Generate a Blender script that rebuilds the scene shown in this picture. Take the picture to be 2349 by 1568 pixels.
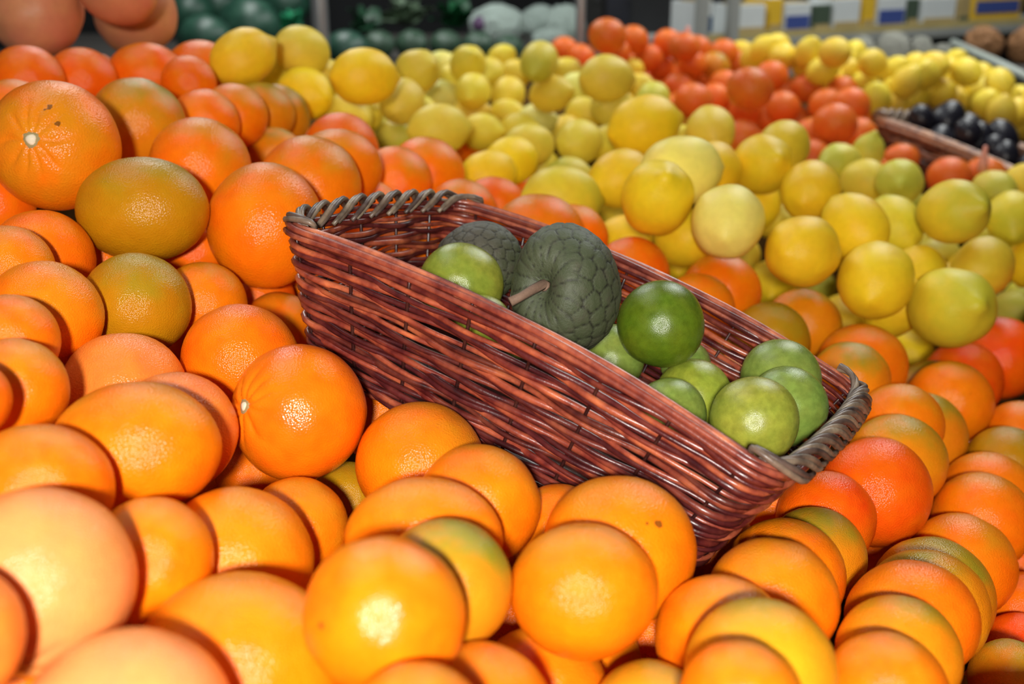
import bpy, bmesh, math, random
import numpy as np
from mathutils import Vector, Matrix, Quaternion, noise as mnoise
random.seed(7)
S = bpy.context.scene
for ob in list(bpy.data.objects): bpy.data.objects.remove(ob)
COL = S.collection
PI = math.pi

# ------------------------------------------------------------------ camera, world, lights, exposure
PITCH = math.radians(20.0); EYE = Vector((0, 0, 1.42)); FPX = 2600.0
cd = bpy.data.cameras.new('camera'); cam = bpy.data.objects.new('camera', cd); COL.objects.link(cam)
cam.location = EYE; cam.rotation_euler = (math.radians(90) - PITCH, 0, 0)
cd.sensor_width = 36.0; cd.lens = 36.0 * FPX / 2349.0; cd.clip_start = 0.02
cd.dof.use_dof = True; cd.dof.focus_distance = 0.80; cd.dof.aperture_fstop = 5.6; cd.dof.aperture_blades = 7
S.camera = cam
W = bpy.data.worlds.new('world'); S.world = W; W.use_nodes = True
W.node_tree.nodes['Background'].inputs[0].default_value = (0.95, 1.0, 1.05, 1); W.node_tree.nodes['Background'].inputs[1].default_value = 0.05
def light(name, kind, loc, watts, col=(1, 1, 1), rot=(0, 0, 0), **kw):
    d = bpy.data.lights.new(name, kind); d.energy = watts; d.color = col
    for k, v in kw.items(): setattr(d, k, v)
    o = bpy.data.objects.new(name, d); COL.objects.link(o); o.location = loc; o.rotation_euler = rot
    return o
# the camera's own flash, and the hall's strip lamps overhead
light('flash', 'SPOT', (-0.032, -0.28, 1.525), 69.0, (1.0, 0.96, 0.90), (math.radians(68), 0, 0), spot_size=math.radians(95), spot_blend=0.5, shadow_soft_size=0.03)
for lx, ly, pw in ((-0.9, 1.5, 13.0), (1.1, 2.9, 36.0), (-0.9, 4.2, 46.0), (1.9, 4.6, 46.0)):
    light('strip_lamp', 'AREA', (lx, ly, 3.0), pw, (0.97, 1.0, 0.98), (0, 0, 0), shape='RECTANGLE', size=0.9, size_y=1.8)
S.cycles.max_bounces = 5; S.cycles.diffuse_bounces = 3; S.cycles.glossy_bounces = 2; S.cycles.transmission_bounces = 2; S.cycles.transparent_max_bounces = 6
S.cycles.use_adaptive_sampling = True; S.cycles.adaptive_threshold = 0.025; S.cycles.caustics_reflective = False; S.cycles.caustics_refractive = False
S.view_settings.view_transform = 'Standard'; S.view_settings.look = 'None'
S.view_settings.exposure = 0.0; S.view_settings.gamma = 1.0; S.view_settings.use_curve_mapping = False

# ------------------------------------------------------------------ helpers
CR = Matrix.Rotation(math.radians(90) - PITCH, 3, 'X')      # camera axes in the world
def at(u, v, d):
    """The world point seen at pixel (u, v) of the 2349 x 1568 photograph, d metres deep."""
    return EYE + CR @ Vector(((u - 1174.5) / FPX * d, -(v - 784.0) / FPX * d, -d))
def camdir(x, y, z): return (CR @ Vector((x, y, z))).normalized()   # x right, y up, z toward the viewer
def tag(o, label, cat, group=None, kind=None):
    o['label'] = label; o['category'] = cat
    if group: o['group'] = group
    if kind: o['kind'] = kind
    return o
def empty(name, loc=(0, 0, 0), rot=None):
    o = bpy.data.objects.new(name, None); COL.objects.link(o); o.location = loc; o.empty_display_size = 0.02
    if rot is not None: o.rotation_mode = 'QUATERNION'; o.rotation_quaternion = rot
    return o
def obj(name, me, mat=None, parent=None, col=None):
    o = bpy.data.objects.new(name, me); COL.objects.link(o)
    if mat and not me.materials: me.materials.append(mat)
    if parent: o.parent = parent
    if col: o.color = col
    return o
def mesh(name, vs, fs, smooth=True):
    me = bpy.data.meshes.new(name); me.from_pydata([tuple(v) for v in vs], [], fs); me.update()
    if smooth: me.shade_smooth()
    return me
def bm_mesh(name, bm, smooth=False):
    bmesh.ops.recalc_face_normals(bm, faces=bm.faces)
    me = bpy.data.meshes.new(name); bm.to_mesh(me); bm.free()
    if smooth: me.shade_smooth()
    return me
def box_mesh(name, sx, sy, sz, bev=0.0, c=(0, 0, 0)):
    bm = bmesh.new(); bmesh.ops.create_cube(bm, size=1)
    for v in bm.verts: v.co = Vector((v.co.x * sx + c[0], v.co.y * sy + c[1], v.co.z * sz + c[2]))
    if bev: bmesh.ops.bevel(bm, geom=list(bm.edges), offset=bev, segments=2, affect='EDGES', profile=0.6)
    return bm_mesh(name, bm)
def tube(pts, r, n=7, closed=False, caps=True, flat=1.0):
    """Vertices and faces of a rod of radius r (number or list) along pts."""
    P = [Vector(p) for p in pts]; m = len(P); vs = []; fs = []
    up = None
    for i in range(m):
        a = P[i - 1] if (i or closed) else P[i]; b = P[(i + 1) % m] if (i < m - 1 or closed) else P[i]
        t = (b - a).normalized()
        if up is None:
            up = Vector((0, 0, 1)) if abs(t.z) < 0.9 else Vector((1, 0, 0))
        s = t.cross(up)
        if s.length < 1e-6: s = t.orthogonal()
        s.normalize(); w = s.cross(t).normalized(); up = w
        rr = r[i] if isinstance(r, (list, tuple)) else r
        for k in range(n):
            q = 2 * PI * k / n
            vs.append(P[i] + s * (math.cos(q) * rr * flat) + w * (math.sin(q) * rr))
    L = m if closed else m - 1
    for i in range(L):
        for k in range(n):
            a, b = i * n + k, i * n + (k + 1) % n; c, d = ((i + 1) % m) * n + (k + 1) % n, ((i + 1) % m) * n + k
            fs.append((a, d, c, b))
    if caps and not closed:
        fs.append(tuple(range(n))); fs.append(tuple(reversed(range((m - 1) * n, m * n))))
    return vs, fs
def ico(sub):
    bm = bmesh.new(); bmesh.ops.create_icosphere(bm, subdivisions=sub, radius=1.0)
    bm.verts.ensure_lookup_table()
    V = np.array([v.co[:] for v in bm.verts]); V /= np.linalg.norm(V, axis=1)[:, None]; F = [tuple(v.index for v in f.verts) for f in bm.faces]; bm.free()
    return V, F
def lump(V, sc, seed):
    off = Vector((seed * 7.3, seed * 3.1, -seed * 5.7))
    return np.array([mnoise.noise(Vector(v) * sc + off) for v in V])

# ------------------------------------------------------------------ materials
class NT:
    def __init__(s, name):
        s.m = bpy.data.materials.new(name); s.m.use_nodes = True; s.t = s.m.node_tree; s.b = s.t.nodes['Principled BSDF']
    def n(s, typ, **kw):
        x = s.t.nodes.new(typ)
        for k, v in kw.items():
            if k.startswith('i_'): x.inputs[k[2:].replace('_', ' ')].default_value = v
            else: setattr(x, k, v)
        return x
    def l(s, a, b): s.t.links.new(a, b)
    def ramp(s, fac, stops):
        r = s.n('ShaderNodeValToRGB'); s.l(fac, r.inputs[0]); e = r.color_ramp.elements
        while len(e) < len(stops): e.new(0.5)
        for el, (p, c) in zip(e, stops): el.position = p; el.color = (*c, 1) if len(c) == 3 else c
        return r
    def math(s, op, a, b=None, clamp=False):
        x = s.n('ShaderNodeMath', operation=op, use_clamp=clamp)
        for i, q in enumerate((a, b)):
            if q is None: continue
            if hasattr(q, 'is_output'): s.l(q, x.inputs[i])
            else: x.inputs[i].default_value = q
        return x.outputs[0]
    def mix(s, fac, a, b, typ='MIX'):
        x = s.n('ShaderNodeMix', data_type='RGBA', blend_type=typ)
        for k, q in ((0, fac), (6, a), (7, b)):
            if hasattr(q, 'is_output'): s.l(q, x.inputs[k])
            else: x.inputs[k].default_value = q if k == 0 else (*q, 1)
        return x.outputs[2]
    def noise(s, vec, scale, detail=3.0, rough=0.55):
        x = s.n('ShaderNodeTexNoise'); x.inputs['Scale'].default_value = scale; x.inputs['Detail'].default_value = detail; x.inputs['Roughness'].default_value = rough
        s.l(vec, x.inputs['Vector']); return x
    def bump(s, h, strength, dist=0.001):
        x = s.n('ShaderNodeBump'); x.inputs['Strength'].default_value = strength; x.inputs['Distance'].default_value = dist
        s.l(h, x.inputs['Height']); return x

def plain(name, col, rough=0.5, metal=0.0, var=0.12, scale=8.0, spec=0.5):
    k = NT(name); tc = k.n('ShaderNodeTexCoord')
    nz = k.noise(tc.outputs['Object'], scale)
    c = k.mix(k.math('MULTIPLY', nz.outputs['Fac'], 1.0), tuple(q * (1 - var) for q in col), tuple(min(1, q * (1 + var)) for q in col))
    k.l(c, k.b.inputs['Base Color']); k.b.inputs['Roughness'].default_value = rough; k.b.inputs['Metallic'].default_value = metal; k.b.inputs['Specular IOR Level'].default_value = spec
    return k.m

def peel(name, green, pores=38.0, pore_str=0.34, rough=0.25, spots=(), speck=0.5, tone=0.028, coat=0.0, fleck=None, spec=0.26, var=0.24):
    """Fruit skin: colour from the object's own colour, a green patch round one pole by the colour's alpha, oil-gland pores."""
    k = NT(name); tc = k.n('ShaderNodeTexCoord'); oi = k.n('ShaderNodeObjectInfo'); O = tc.outputs['Object']
    mp = k.n('ShaderNodeVectorMath', operation='ADD'); k.l(O, mp.inputs[0])
    rv = k.n('ShaderNodeCombineXYZ'); r10 = k.math('MULTIPLY', oi.outputs['Random'], 40.0)
    for i in range(3): k.l(r10, rv.inputs[i])
    k.l(rv.outputs[0], mp.inputs[1]); Q = mp.outputs[0]
    big = k.noise(Q, 1.6, 2.0); mid = k.noise(Q, 5.0, 4.0)
    hs = k.n('ShaderNodeHueSaturation'); k.l(oi.outputs['Color'], hs.inputs['Color'])
    hv = k.math('ADD', k.math('MULTIPLY', big.outputs['Fac'], tone), 0.5 - tone * 0.5); k.l(hv, hs.inputs['Hue'])
    vv = k.math('ADD', k.math('MULTIPLY', mid.outputs['Fac'], var), 1 - var / 2); k.l(vv, hs.inputs['Value'])
    sep = k.n('ShaderNodeSeparateXYZ'); k.l(O, sep.inputs[0])
    g = k.math('ADD', k.math('MULTIPLY', sep.outputs[2], 0.55), k.math('MULTIPLY', k.math('SUBTRACT', big.outputs['Fac'], 0.5), 0.8))
    mr = k.n('ShaderNodeMapRange', interpolation_type='SMOOTHSTEP'); k.l(g, mr.inputs[0]); mr.inputs[1].default_value = 0.05; mr.inputs[2].default_value = 0.62
    gm = k.math('MULTIPLY', mr.outputs[0], oi.outputs['Alpha'])
    c = k.mix(gm, hs.outputs[0], green)
    vor = k.n('ShaderNodeTexVoronoi', feature='F1'); vor.inputs['Scale'].default_value = pores; k.l(Q, vor.inputs['Vector'])
    pit = k.math('SUBTRACT', 0.75, vor.outputs['Distance'], True)
    c = k.mix(k.math('MULTIPLY', pit, speck * 0.35), c, k.mix(0.5, c, (0.55, 0.12, 0.0)) if fleck is None else fleck)
    sv = k.n('ShaderNodeTexVoronoi', feature='F1'); sv.inputs['Scale'].default_value = 4.3; k.l(Q, sv.inputs['Vector'])
    dot = k.math('LESS_THAN', k.math('ADD', sv.outputs['Distance'], k.math('MULTIPLY', mid.outputs['Fac'], 0.10)), 0.085)
    c = k.mix(k.math('MULTIPLY', dot, 0.45), c, (0.20, 0.085, 0.01))
    for (x, y, z, r) in spots:
        vd = k.n('ShaderNodeVectorMath', operation='DISTANCE'); k.l(O, vd.inputs[0]); vd.inputs[1].default_value = (x, y, z)
        n2 = k.noise(O, 14.0, 3.0)
        e = k.math('ADD', vd.outputs['Value'], k.math('MULTIPLY', k.math('SUBTRACT', n2.outputs['Fac'], 0.5), r * 2.2))
        c = k.mix(k.math('MULTIPLY', k.math('LESS_THAN', e, r), 0.8), c, (0.12, 0.045, 0.008))
    k.l(c, k.b.inputs['Base Color'])
    h = k.math('ADD', k.math('MULTIPLY', k.math('MULTIPLY', vor.outputs['Distance'], vor.outputs['Distance']), 0.85), k.math('MULTIPLY', mid.outputs['Fac'], 0.12))
    b = k.bump(h, pore_str, 0.0012); k.l(b.outputs[0], k.b.inputs['Normal'])
    rr = k.math('ADD', k.math('MULTIPLY', mid.outputs['Fac'], 0.18), rough - 0.09); k.l(rr, k.b.inputs['Roughness'])
    k.b.inputs['Specular IOR Level'].default_value = spec
    if coat: k.b.inputs['Coat Weight'].default_value = coat; k.b.inputs['Coat Roughness'].default_value = 0.12
    return k.m

M_or = peel('orange_peel', (0.27, 0.25, 0.015))
M_orr = peel('orange_peel_glossy', (0.27, 0.25, 0.015), pore_str=0.25, rough=0.2, spec=0.4, coat=0.0)
M_le = peel('lemon_peel', (0.34, 0.42, 0.03), pores=30.0, pore_str=0.3, rough=0.40, tone=0.03, speck=0.4, fleck=(0.62, 0.40, 0.02))
M_sa = peel('sapote_skin', (0.12, 0.22, 0.02), pores=60.0, pore_str=0.16, rough=0.27, tone=0.07, speck=0.9, coat=0.0, spec=0.5, var=1.0, fleck=(0.14, 0.24, 0.03))
M_but = plain('stem_button', (0.75, 0.66, 0.48), 0.7, var=0.25, scale=20)
M_ring = plain('stem_ring', (0.30, 0.24, 0.10), 0.7, var=0.3, scale=20)
M_cal = plain('calyx_brown', (0.10, 0.07, 0.03), 0.8, var=0.4, scale=20)

# ------------------------------------------------------------------ the setting
def struct(name, me, m, loc=(0, 0, 0)):
    o = obj(name, me, m); o.location = loc; o['kind'] = 'structure'; return o
M_floor = plain('floor_concrete', (0.16, 0.15, 0.14), 0.6, scale=3)
M_dark = plain('back_wall_paint', (0.012, 0.013, 0.015), 0.8, scale=2)
struct('floor', box_mesh('floor', 13, 12, 0.1), M_floor, (0.5, 4.0, -0.05))
struct('wall_back', box_mesh('wall_back', 13, 0.1, 3.6), M_dark, (0.5, 7.6, 1.8))
struct('wall_right', box_mesh('wall_right', 0.1, 12, 3.6), plain('side_wall_paint', (0.10, 0.09, 0.075), 0.8, scale=2), (6.5, 4.0, 1.8))

SETTLED = True
LOWER = [
('o', -0.369, 0.42, 1.154, 0.036),
('o', -0.292, 0.42, 1.139, 0.036),
('o', -0.215, 0.42, 1.018, 0.036),
('o', -0.138, 0.42, 1.02, 0.036),
('o', -0.061, 0.42, 1.036, 0.036),
('o', 0.016, 0.42, 1.022, 0.036),
('o', 0.093, 0.42, 1.006, 0.036),
('o', 0.17, 0.42, 1.021, 0.036),
('o', 0.247, 0.42, 1.057, 0.036),
('o', 0.324, 0.42, 1.04, 0.036),
('o', -0.407, 0.487, 1.163, 0.036),
('o', -0.331, 0.487, 1.16, 0.036),
('o', -0.254, 0.488, 1.038, 0.0361),
('o', -0.176, 0.487, 1.041, 0.036),
('o', -0.1, 0.488, 1.053, 0.0361),
('o', -0.022, 0.487, 0.977, 0.036),
('o', 0.055, 0.488, 0.978, 0.0361),
('o', 0.132, 0.487, 1.003, 0.036),
('o', 0.208, 0.487, 0.984, 0.036),
('o', 0.285, 0.487, 1.013, 0.036),
('o', 0.362, 0.487, 0.995, 0.036),
('o', -0.446, 0.554, 1.172, 0.036),
('o', -0.369, 0.554, 1.169, 0.036),
('o', -0.292, 0.554, 1.123, 0.036),
('o', -0.215, 0.554, 1.047, 0.036),
('o', -0.138, 0.555, 1.018, 0.036),
('o', -0.061, 0.554, 1.037, 0.036),
('o', 0.016, 0.554, 0.941, 0.036),
('o', 0.093, 0.554, 0.96, 0.036),
('o', 0.17, 0.554, 0.976, 0.036),
('o', 0.247, 0.554, 0.961, 0.036),
('o', 0.324, 0.554, 0.964, 0.036),
('o', 0.401, 0.554, 0.955, 0.036),
('o', -0.407, 0.621, 1.174, 0.036),
('o', -0.331, 0.621, 1.123, 0.036),
('o', -0.254, 0.621, 1.071, 0.036),
('o', -0.176, 0.621, 1.022, 0.036),
('o', -0.1, 0.621, 1.009, 0.036),
('o', -0.022, 0.621, 0.922, 0.036),
('o', 0.054, 0.621, 0.921, 0.036),
('o', 0.132, 0.621, 0.923, 0.036),
('o', 0.208, 0.621, 0.936, 0.036),
('o', 0.285, 0.621, 0.91, 0.036),
('o', 0.362, 0.621, 0.875, 0.036),
('o', 0.44, 0.621, 0.922, 0.036),
('o', -0.446, 0.688, 1.173, 0.036),
('o', -0.369, 0.688, 1.138, 0.036),
('o', -0.292, 0.688, 1.052, 0.036),
('o', -0.215, 0.688, 1.014, 0.036),
('o', -0.138, 0.688, 0.951, 0.036),
('o', -0.061, 0.688, 0.967, 0.036),
('o', 0.016, 0.688, 0.928, 0.036),
('o', 0.093, 0.689, 0.961, 0.0361),
('o', 0.17, 0.688, 0.947, 0.036),
('o', 0.247, 0.688, 0.891, 0.036),
('o', 0.324, 0.688, 0.836, 0.036),
('o', 0.401, 0.688, 0.835, 0.036),
('o', 0.478, 0.688, 0.903, 0.036),
('o', -0.484, 0.755, 1.185, 0.036),
('o', -0.407, 0.755, 1.143, 0.036),
('o', -0.331, 0.755, 1.098, 0.036),
('o', -0.254, 0.755, 0.958, 0.036),
('o', -0.1, 0.755, 0.989, 0.036),
('o', -0.023, 0.756, 0.955, 0.0361),
('o', 0.054, 0.755, 1.005, 0.036),
('o', 0.132, 0.755, 0.902, 0.036),
('o', 0.208, 0.755, 0.925, 0.036),
('o', 0.285, 0.755, 0.864, 0.036),
('o', 0.362, 0.755, 0.82, 0.036),
('o', 0.44, 0.756, 0.838, 0.0361),
('o', 0.516, 0.755, 0.898, 0.036),
('o', -0.523, 0.822, 1.188, 0.036),
('o', -0.446, 0.822, 1.186, 0.036),
('o', -0.369, 0.822, 1.111, 0.036),
('o', -0.292, 0.822, 1.085, 0.036),
('o', -0.216, 0.825, 1.097, 0.0361),
('o', -0.138, 0.822, 0.98, 0.036),
('o', -0.061, 0.822, 0.995, 0.036),
('o', 0.016, 0.822, 1.019, 0.036),
('o', 0.093, 0.822, 0.992, 0.036),
('o', 0.17, 0.822, 0.922, 0.036),
('o', 0.324, 0.822, 0.838, 0.036),
('o', 0.401, 0.822, 0.77, 0.036),
('o', 0.481, 0.825, 0.844, 0.0362),
('o', 0.555, 0.822, 0.9, 0.036),
('o', -0.484, 0.889, 1.194, 0.036),
('o', -0.407, 0.889, 1.11, 0.036),
('o', -0.331, 0.889, 1.026, 0.036),
('o', -0.254, 0.889, 1.023, 0.036),
('o', -0.176, 0.889, 1.05, 0.036),
('o', -0.1, 0.889, 1.04, 0.036),
('o', 0.054, 0.889, 1.006, 0.036),
('o', 0.132, 0.889, 0.973, 0.036),
('o', 0.209, 0.893, 0.929, 0.0362),
('o', 0.363, 0.89, 0.874, 0.036),
('o', 0.44, 0.889, 0.834, 0.036),
('o', 0.516, 0.889, 0.898, 0.036),
('o', 0.594, 0.889, 0.897, 0.036),
('o', -0.524, 0.957, 1.178, 0.0361),
('o', -0.446, 0.956, 1.124, 0.036),
('o', -0.369, 0.956, 1.076, 0.036),
('o', -0.292, 0.957, 1.034, 0.036),
('o', -0.215, 0.956, 1.033, 0.036),
('o', -0.138, 0.956, 1.123, 0.036),
('o', -0.061, 0.956, 1.047, 0.036),
('o', 0.247, 0.956, 0.916, 0.036),
('o', 0.324, 0.956, 0.913, 0.036),
('o', 0.401, 0.957, 0.853, 0.036),
('o', 0.48, 0.96, 0.777, 0.0362),
('o', 0.555, 0.956, 0.898, 0.036),
('o', 0.632, 0.956, 0.906, 0.036),
('o', -0.485, 1.024, 1.139, 0.036),
('o', -0.407, 1.023, 1.127, 0.036),
('o', -0.331, 1.023, 1.094, 0.036),
('o', -0.254, 1.023, 1.033, 0.036),
('o', -0.176, 1.023, 1.127, 0.036),
('o', -0.1, 1.023, 1.137, 0.036),
('o', 0.208, 1.023, 0.998, 0.036),
('o', 0.285, 1.023, 0.865, 0.036),
('o', 0.362, 1.023, 0.875, 0.036),
('o', 0.44, 1.023, 0.859, 0.036),
('o', 0.518, 1.026, 0.839, 0.0361),
('o', 0.594, 1.023, 0.91, 0.036),
('o', -0.523, 1.09, 1.217, 0.036),
('o', -0.446, 1.09, 1.215, 0.036),
('o', -0.369, 1.09, 1.157, 0.036),
('o', -0.292, 1.09, 1.116, 0.036),
('o', -0.215, 1.09, 1.095, 0.036),
('o', -0.138, 1.09, 1.12, 0.036),
('o', -0.061, 1.09, 1.13, 0.036),
('o', 0.093, 1.09, 1.05, 0.036),
('o', 0.17, 1.09, 1.02, 0.036),
('o', 0.247, 1.09, 0.954, 0.036),
('o', 0.404, 1.103, 0.871, 0.0365),
('o', 0.478, 1.09, 0.865, 0.036),
('o', 0.555, 1.09, 0.832, 0.036),
('o', 0.632, 1.09, 0.927, 0.036),
('o', -0.561, 1.157, 1.189, 0.036),
('o', -0.484, 1.157, 1.192, 0.036),
('o', -0.407, 1.157, 1.15, 0.036),
('o', -0.331, 1.157, 1.163, 0.036),
('o', -0.254, 1.157, 1.132, 0.036),
('o', -0.176, 1.157, 1.097, 0.036),
('o', -0.1, 1.157, 1.106, 0.036),
('o', -0.022, 1.157, 1.052, 0.036),
('o', 0.054, 1.157, 1.036, 0.036),
('o', 0.132, 1.157, 1.0, 0.036),
('o', 0.208, 1.157, 0.955, 0.036),
('o', 0.285, 1.157, 0.927, 0.036),
('o', 0.442, 1.162, 0.85, 0.0361),
('o', 0.516, 1.157, 0.85, 0.036),
('o', 0.595, 1.159, 0.865, 0.0361),
('o', 0.67, 1.157, 0.93, 0.036),
('o', -0.6, 1.224, 1.244, 0.036),
('o', -0.523, 1.224, 1.169, 0.036),
('o', -0.446, 1.224, 1.218, 0.036),
('o', -0.369, 1.224, 1.176, 0.036),
('o', -0.292, 1.224, 1.143, 0.036),
('o', -0.215, 1.224, 1.085, 0.036),
('o', -0.138, 1.224, 1.055, 0.036),
('o', -0.061, 1.224, 1.064, 0.036),
('o', 0.016, 1.224, 1.022, 0.036),
('o', 0.093, 1.224, 0.987, 0.036),
('l', 0.17, 1.232, 0.977, 0.0342),
('l', 0.247, 1.224, 0.949, 0.034),
('o', 0.324, 1.224, 0.913, 0.036),
('l', 0.402, 1.225, 0.952, 0.034),
('l', 0.48, 1.229, 0.836, 0.0341),
('o', 0.555, 1.224, 0.83, 0.036),
('o', 0.632, 1.224, 0.874, 0.036),
('o', -0.561, 1.291, 1.18, 0.036),
('o', -0.484, 1.291, 1.205, 0.036),
('o', -0.408, 1.292, 1.171, 0.036),
('o', -0.331, 1.291, 1.14, 0.036),
('o', -0.254, 1.291, 1.153, 0.036),
('o', -0.177, 1.292, 1.068, 0.036),
('o', -0.1, 1.291, 1.046, 0.036),
('o', -0.022, 1.291, 1.035, 0.036),
('o', 0.054, 1.291, 0.999, 0.036),
('l', 0.13, 1.293, 0.994, 0.0341),
('l', 0.208, 1.291, 0.958, 0.034),
('o', 0.285, 1.29, 0.962, 0.036),
('l', 0.363, 1.292, 0.96, 0.034),
('l', 0.441, 1.296, 0.92, 0.0341),
('o', 0.518, 1.295, 0.823, 0.0361),
('o', 0.596, 1.294, 0.83, 0.0361),
('o', 0.67, 1.291, 0.968, 0.036),
('o', -0.6, 1.358, 1.21, 0.036),
('o', -0.523, 1.358, 1.177, 0.036),
('o', -0.446, 1.358, 1.216, 0.036),
('o', -0.369, 1.358, 1.145, 0.036),
('o', -0.292, 1.358, 1.097, 0.036),
('o', -0.215, 1.358, 1.086, 0.036),
('o', -0.138, 1.358, 1.065, 0.036),
('o', -0.061, 1.358, 1.037, 0.036),
('l', 0.016, 1.358, 1.039, 0.034),
('l', 0.093, 1.358, 1.033, 0.034),
('l', 0.172, 1.367, 0.978, 0.0342),
('l', 0.247, 1.358, 1.002, 0.034),
('l', 0.325, 1.362, 0.944, 0.0341),
('l', 0.401, 1.358, 0.92, 0.034),
('l', 0.478, 1.358, 0.882, 0.034),
('o', 0.709, 1.358, 0.983, 0.036),
('o', -0.561, 1.425, 1.193, 0.036),
('o', -0.484, 1.425, 1.167, 0.036),
('o', -0.407, 1.425, 1.185, 0.036),
('o', -0.331, 1.425, 1.097, 0.036),
('o', -0.254, 1.425, 1.104, 0.036),
('o', -0.176, 1.425, 1.079, 0.036),
('o', -0.1, 1.425, 1.048, 0.036),
('o', -0.022, 1.425, 1.027, 0.036),
('l', 0.055, 1.437, 1.069, 0.0343),
('l', 0.132, 1.423, 1.001, 0.034),
('l', 0.285, 1.424, 1.075, 0.034),
('l', 0.362, 1.425, 1.029, 0.034),
('l', 0.44, 1.425, 1.059, 0.034),
('l', 0.518, 1.434, 0.98, 0.0342),
('l', 0.594, 1.427, 0.953, 0.034),
('l', 0.676, 1.435, 0.884, 0.0342),
('l', 0.748, 1.425, 0.977, 0.034),
('o', -0.6, 1.492, 1.232, 0.036),
('o', -0.523, 1.493, 1.206, 0.036),
('o', -0.446, 1.492, 1.17, 0.036),
('l', -0.373, 1.501, 1.137, 0.0342),
('o', -0.292, 1.492, 1.126, 0.036),
('l', -0.215, 1.492, 1.159, 0.034),
('o', -0.138, 1.49, 1.115, 0.036),
('o', -0.061, 1.49, 1.068, 0.0359),
('o', 0.015, 1.493, 1.051, 0.036),
('l', 0.092, 1.496, 0.976, 0.0341),
('l', 0.17, 1.492, 0.944, 0.034),
('l', 0.247, 1.492, 1.029, 0.034),
('l', 0.401, 1.492, 1.022, 0.034),
('l', 0.561, 1.503, 0.97, 0.0343),
('l', 0.632, 1.492, 0.987, 0.034),
('l', 0.712, 1.498, 0.863, 0.0341),
('l', 0.786, 1.492, 0.976, 0.034),
('o', -0.561, 1.559, 1.23, 0.036),
('o', -0.484, 1.559, 1.177, 0.036),
('o', -0.409, 1.563, 1.143, 0.0361),
('o', -0.331, 1.56, 1.104, 0.036),
('l', -0.253, 1.562, 1.137, 0.0341),
('l', -0.177, 1.558, 1.1, 0.034),
('l', -0.099, 1.563, 1.099, 0.0341),
('l', -0.022, 1.562, 1.056, 0.0341),
('l', 0.056, 1.564, 1.057, 0.0341),
('l', 0.131, 1.564, 0.964, 0.0341),
('l', 0.208, 1.559, 1.049, 0.034),
('l', 0.286, 1.56, 1.021, 0.034),
('l', 0.44, 1.559, 0.999, 0.034),
('l', 0.517, 1.565, 0.968, 0.0341),
('l', 0.594, 1.559, 0.912, 0.034),
('l', 0.67, 1.559, 0.873, 0.034),
('l', 0.748, 1.559, 0.836, 0.034),
('l', 0.825, 1.559, 0.962, 0.034),
('o', -0.446, 1.627, 1.194, 0.036),
('o', -0.369, 1.626, 1.186, 0.036),
('o', -0.292, 1.626, 1.118, 0.036),
('l', -0.215, 1.626, 1.099, 0.034),
('l', -0.137, 1.627, 1.103, 0.034),
('l', -0.061, 1.626, 1.012, 0.034),
('l', 0.016, 1.626, 1.024, 0.034),
('l', 0.095, 1.636, 1.042, 0.0342),
('l', 0.169, 1.622, 1.078, 0.0339),
('l', 0.247, 1.626, 0.884, 0.034),
('l', 0.324, 1.633, 1.024, 0.0341),
('l', 0.401, 1.626, 0.845, 0.034),
('l', 0.478, 1.625, 0.795, 0.034),
('l', 0.555, 1.626, 0.762, 0.034),
('l', 0.633, 1.627, 0.884, 0.034),
('l', 0.709, 1.626, 0.84, 0.034),
('l', 0.787, 1.627, 0.817, 0.034),
('l', 0.863, 1.625, 0.957, 0.034),
('o', -0.484, 1.693, 1.213, 0.036),
('l', -0.407, 1.693, 1.207, 0.034),
('l', -0.33, 1.692, 1.124, 0.034),
('l', -0.254, 1.693, 1.13, 0.034),
('l', -0.177, 1.695, 1.074, 0.034),
('l', -0.099, 1.692, 1.064, 0.034),
('l', -0.022, 1.693, 0.993, 0.034),
('l', 0.056, 1.703, 1.016, 0.0342),
('l', 0.132, 1.693, 0.962, 0.034),
('l', 0.211, 1.7, 1.065, 0.0342),
('l', 0.285, 1.693, 0.984, 0.034),
('l', 0.363, 1.696, 1.033, 0.0341),
('l', 0.44, 1.693, 0.972, 0.034),
('l', 0.516, 1.693, 0.795, 0.034),
('l', 0.594, 1.693, 0.896, 0.034),
('l', 0.67, 1.69, 0.899, 0.0339),
('l', 0.748, 1.693, 0.926, 0.034),
('l', 0.824, 1.692, 0.969, 0.034),
('l', 0.902, 1.694, 0.945, 0.034),
('l', -0.446, 1.76, 1.208, 0.034),
('l', -0.371, 1.764, 1.156, 0.0341),
('l', -0.292, 1.76, 1.077, 0.034),
('l', -0.217, 1.766, 1.062, 0.0341),
('l', -0.139, 1.762, 1.057, 0.034),
('l', -0.062, 1.761, 1.044, 0.034),
('o', 0.016, 1.764, 0.961, 0.0361),
('l', 0.093, 1.76, 0.989, 0.034),
('l', 0.169, 1.768, 1.059, 0.0342),
('l', 0.248, 1.764, 1.078, 0.0341),
('l', 0.324, 1.758, 1.059, 0.034),
('l', 0.403, 1.762, 1.029, 0.034),
('l', 0.478, 1.76, 0.956, 0.034),
('l', 0.555, 1.76, 0.924, 0.034),
('l', 0.632, 1.764, 0.906, 0.0341),
('l', 0.709, 1.756, 0.884, 0.0339),
('l', 0.786, 1.76, 0.911, 0.034),
('l', 0.864, 1.762, 0.924, 0.034),
('l', 0.94, 1.76, 0.927, 0.034),
('l', -0.411, 1.837, 1.155, 0.0342),
('l', -0.331, 1.827, 1.083, 0.034),
('l', -0.256, 1.833, 1.08, 0.0341),
('l', -0.176, 1.834, 1.053, 0.0341),
('l', -0.1, 1.83, 1.031, 0.0341),
('l', -0.022, 1.827, 1.033, 0.034),
('l', 0.056, 1.833, 0.975, 0.0341),
('l', 0.132, 1.827, 0.938, 0.034),
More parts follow.
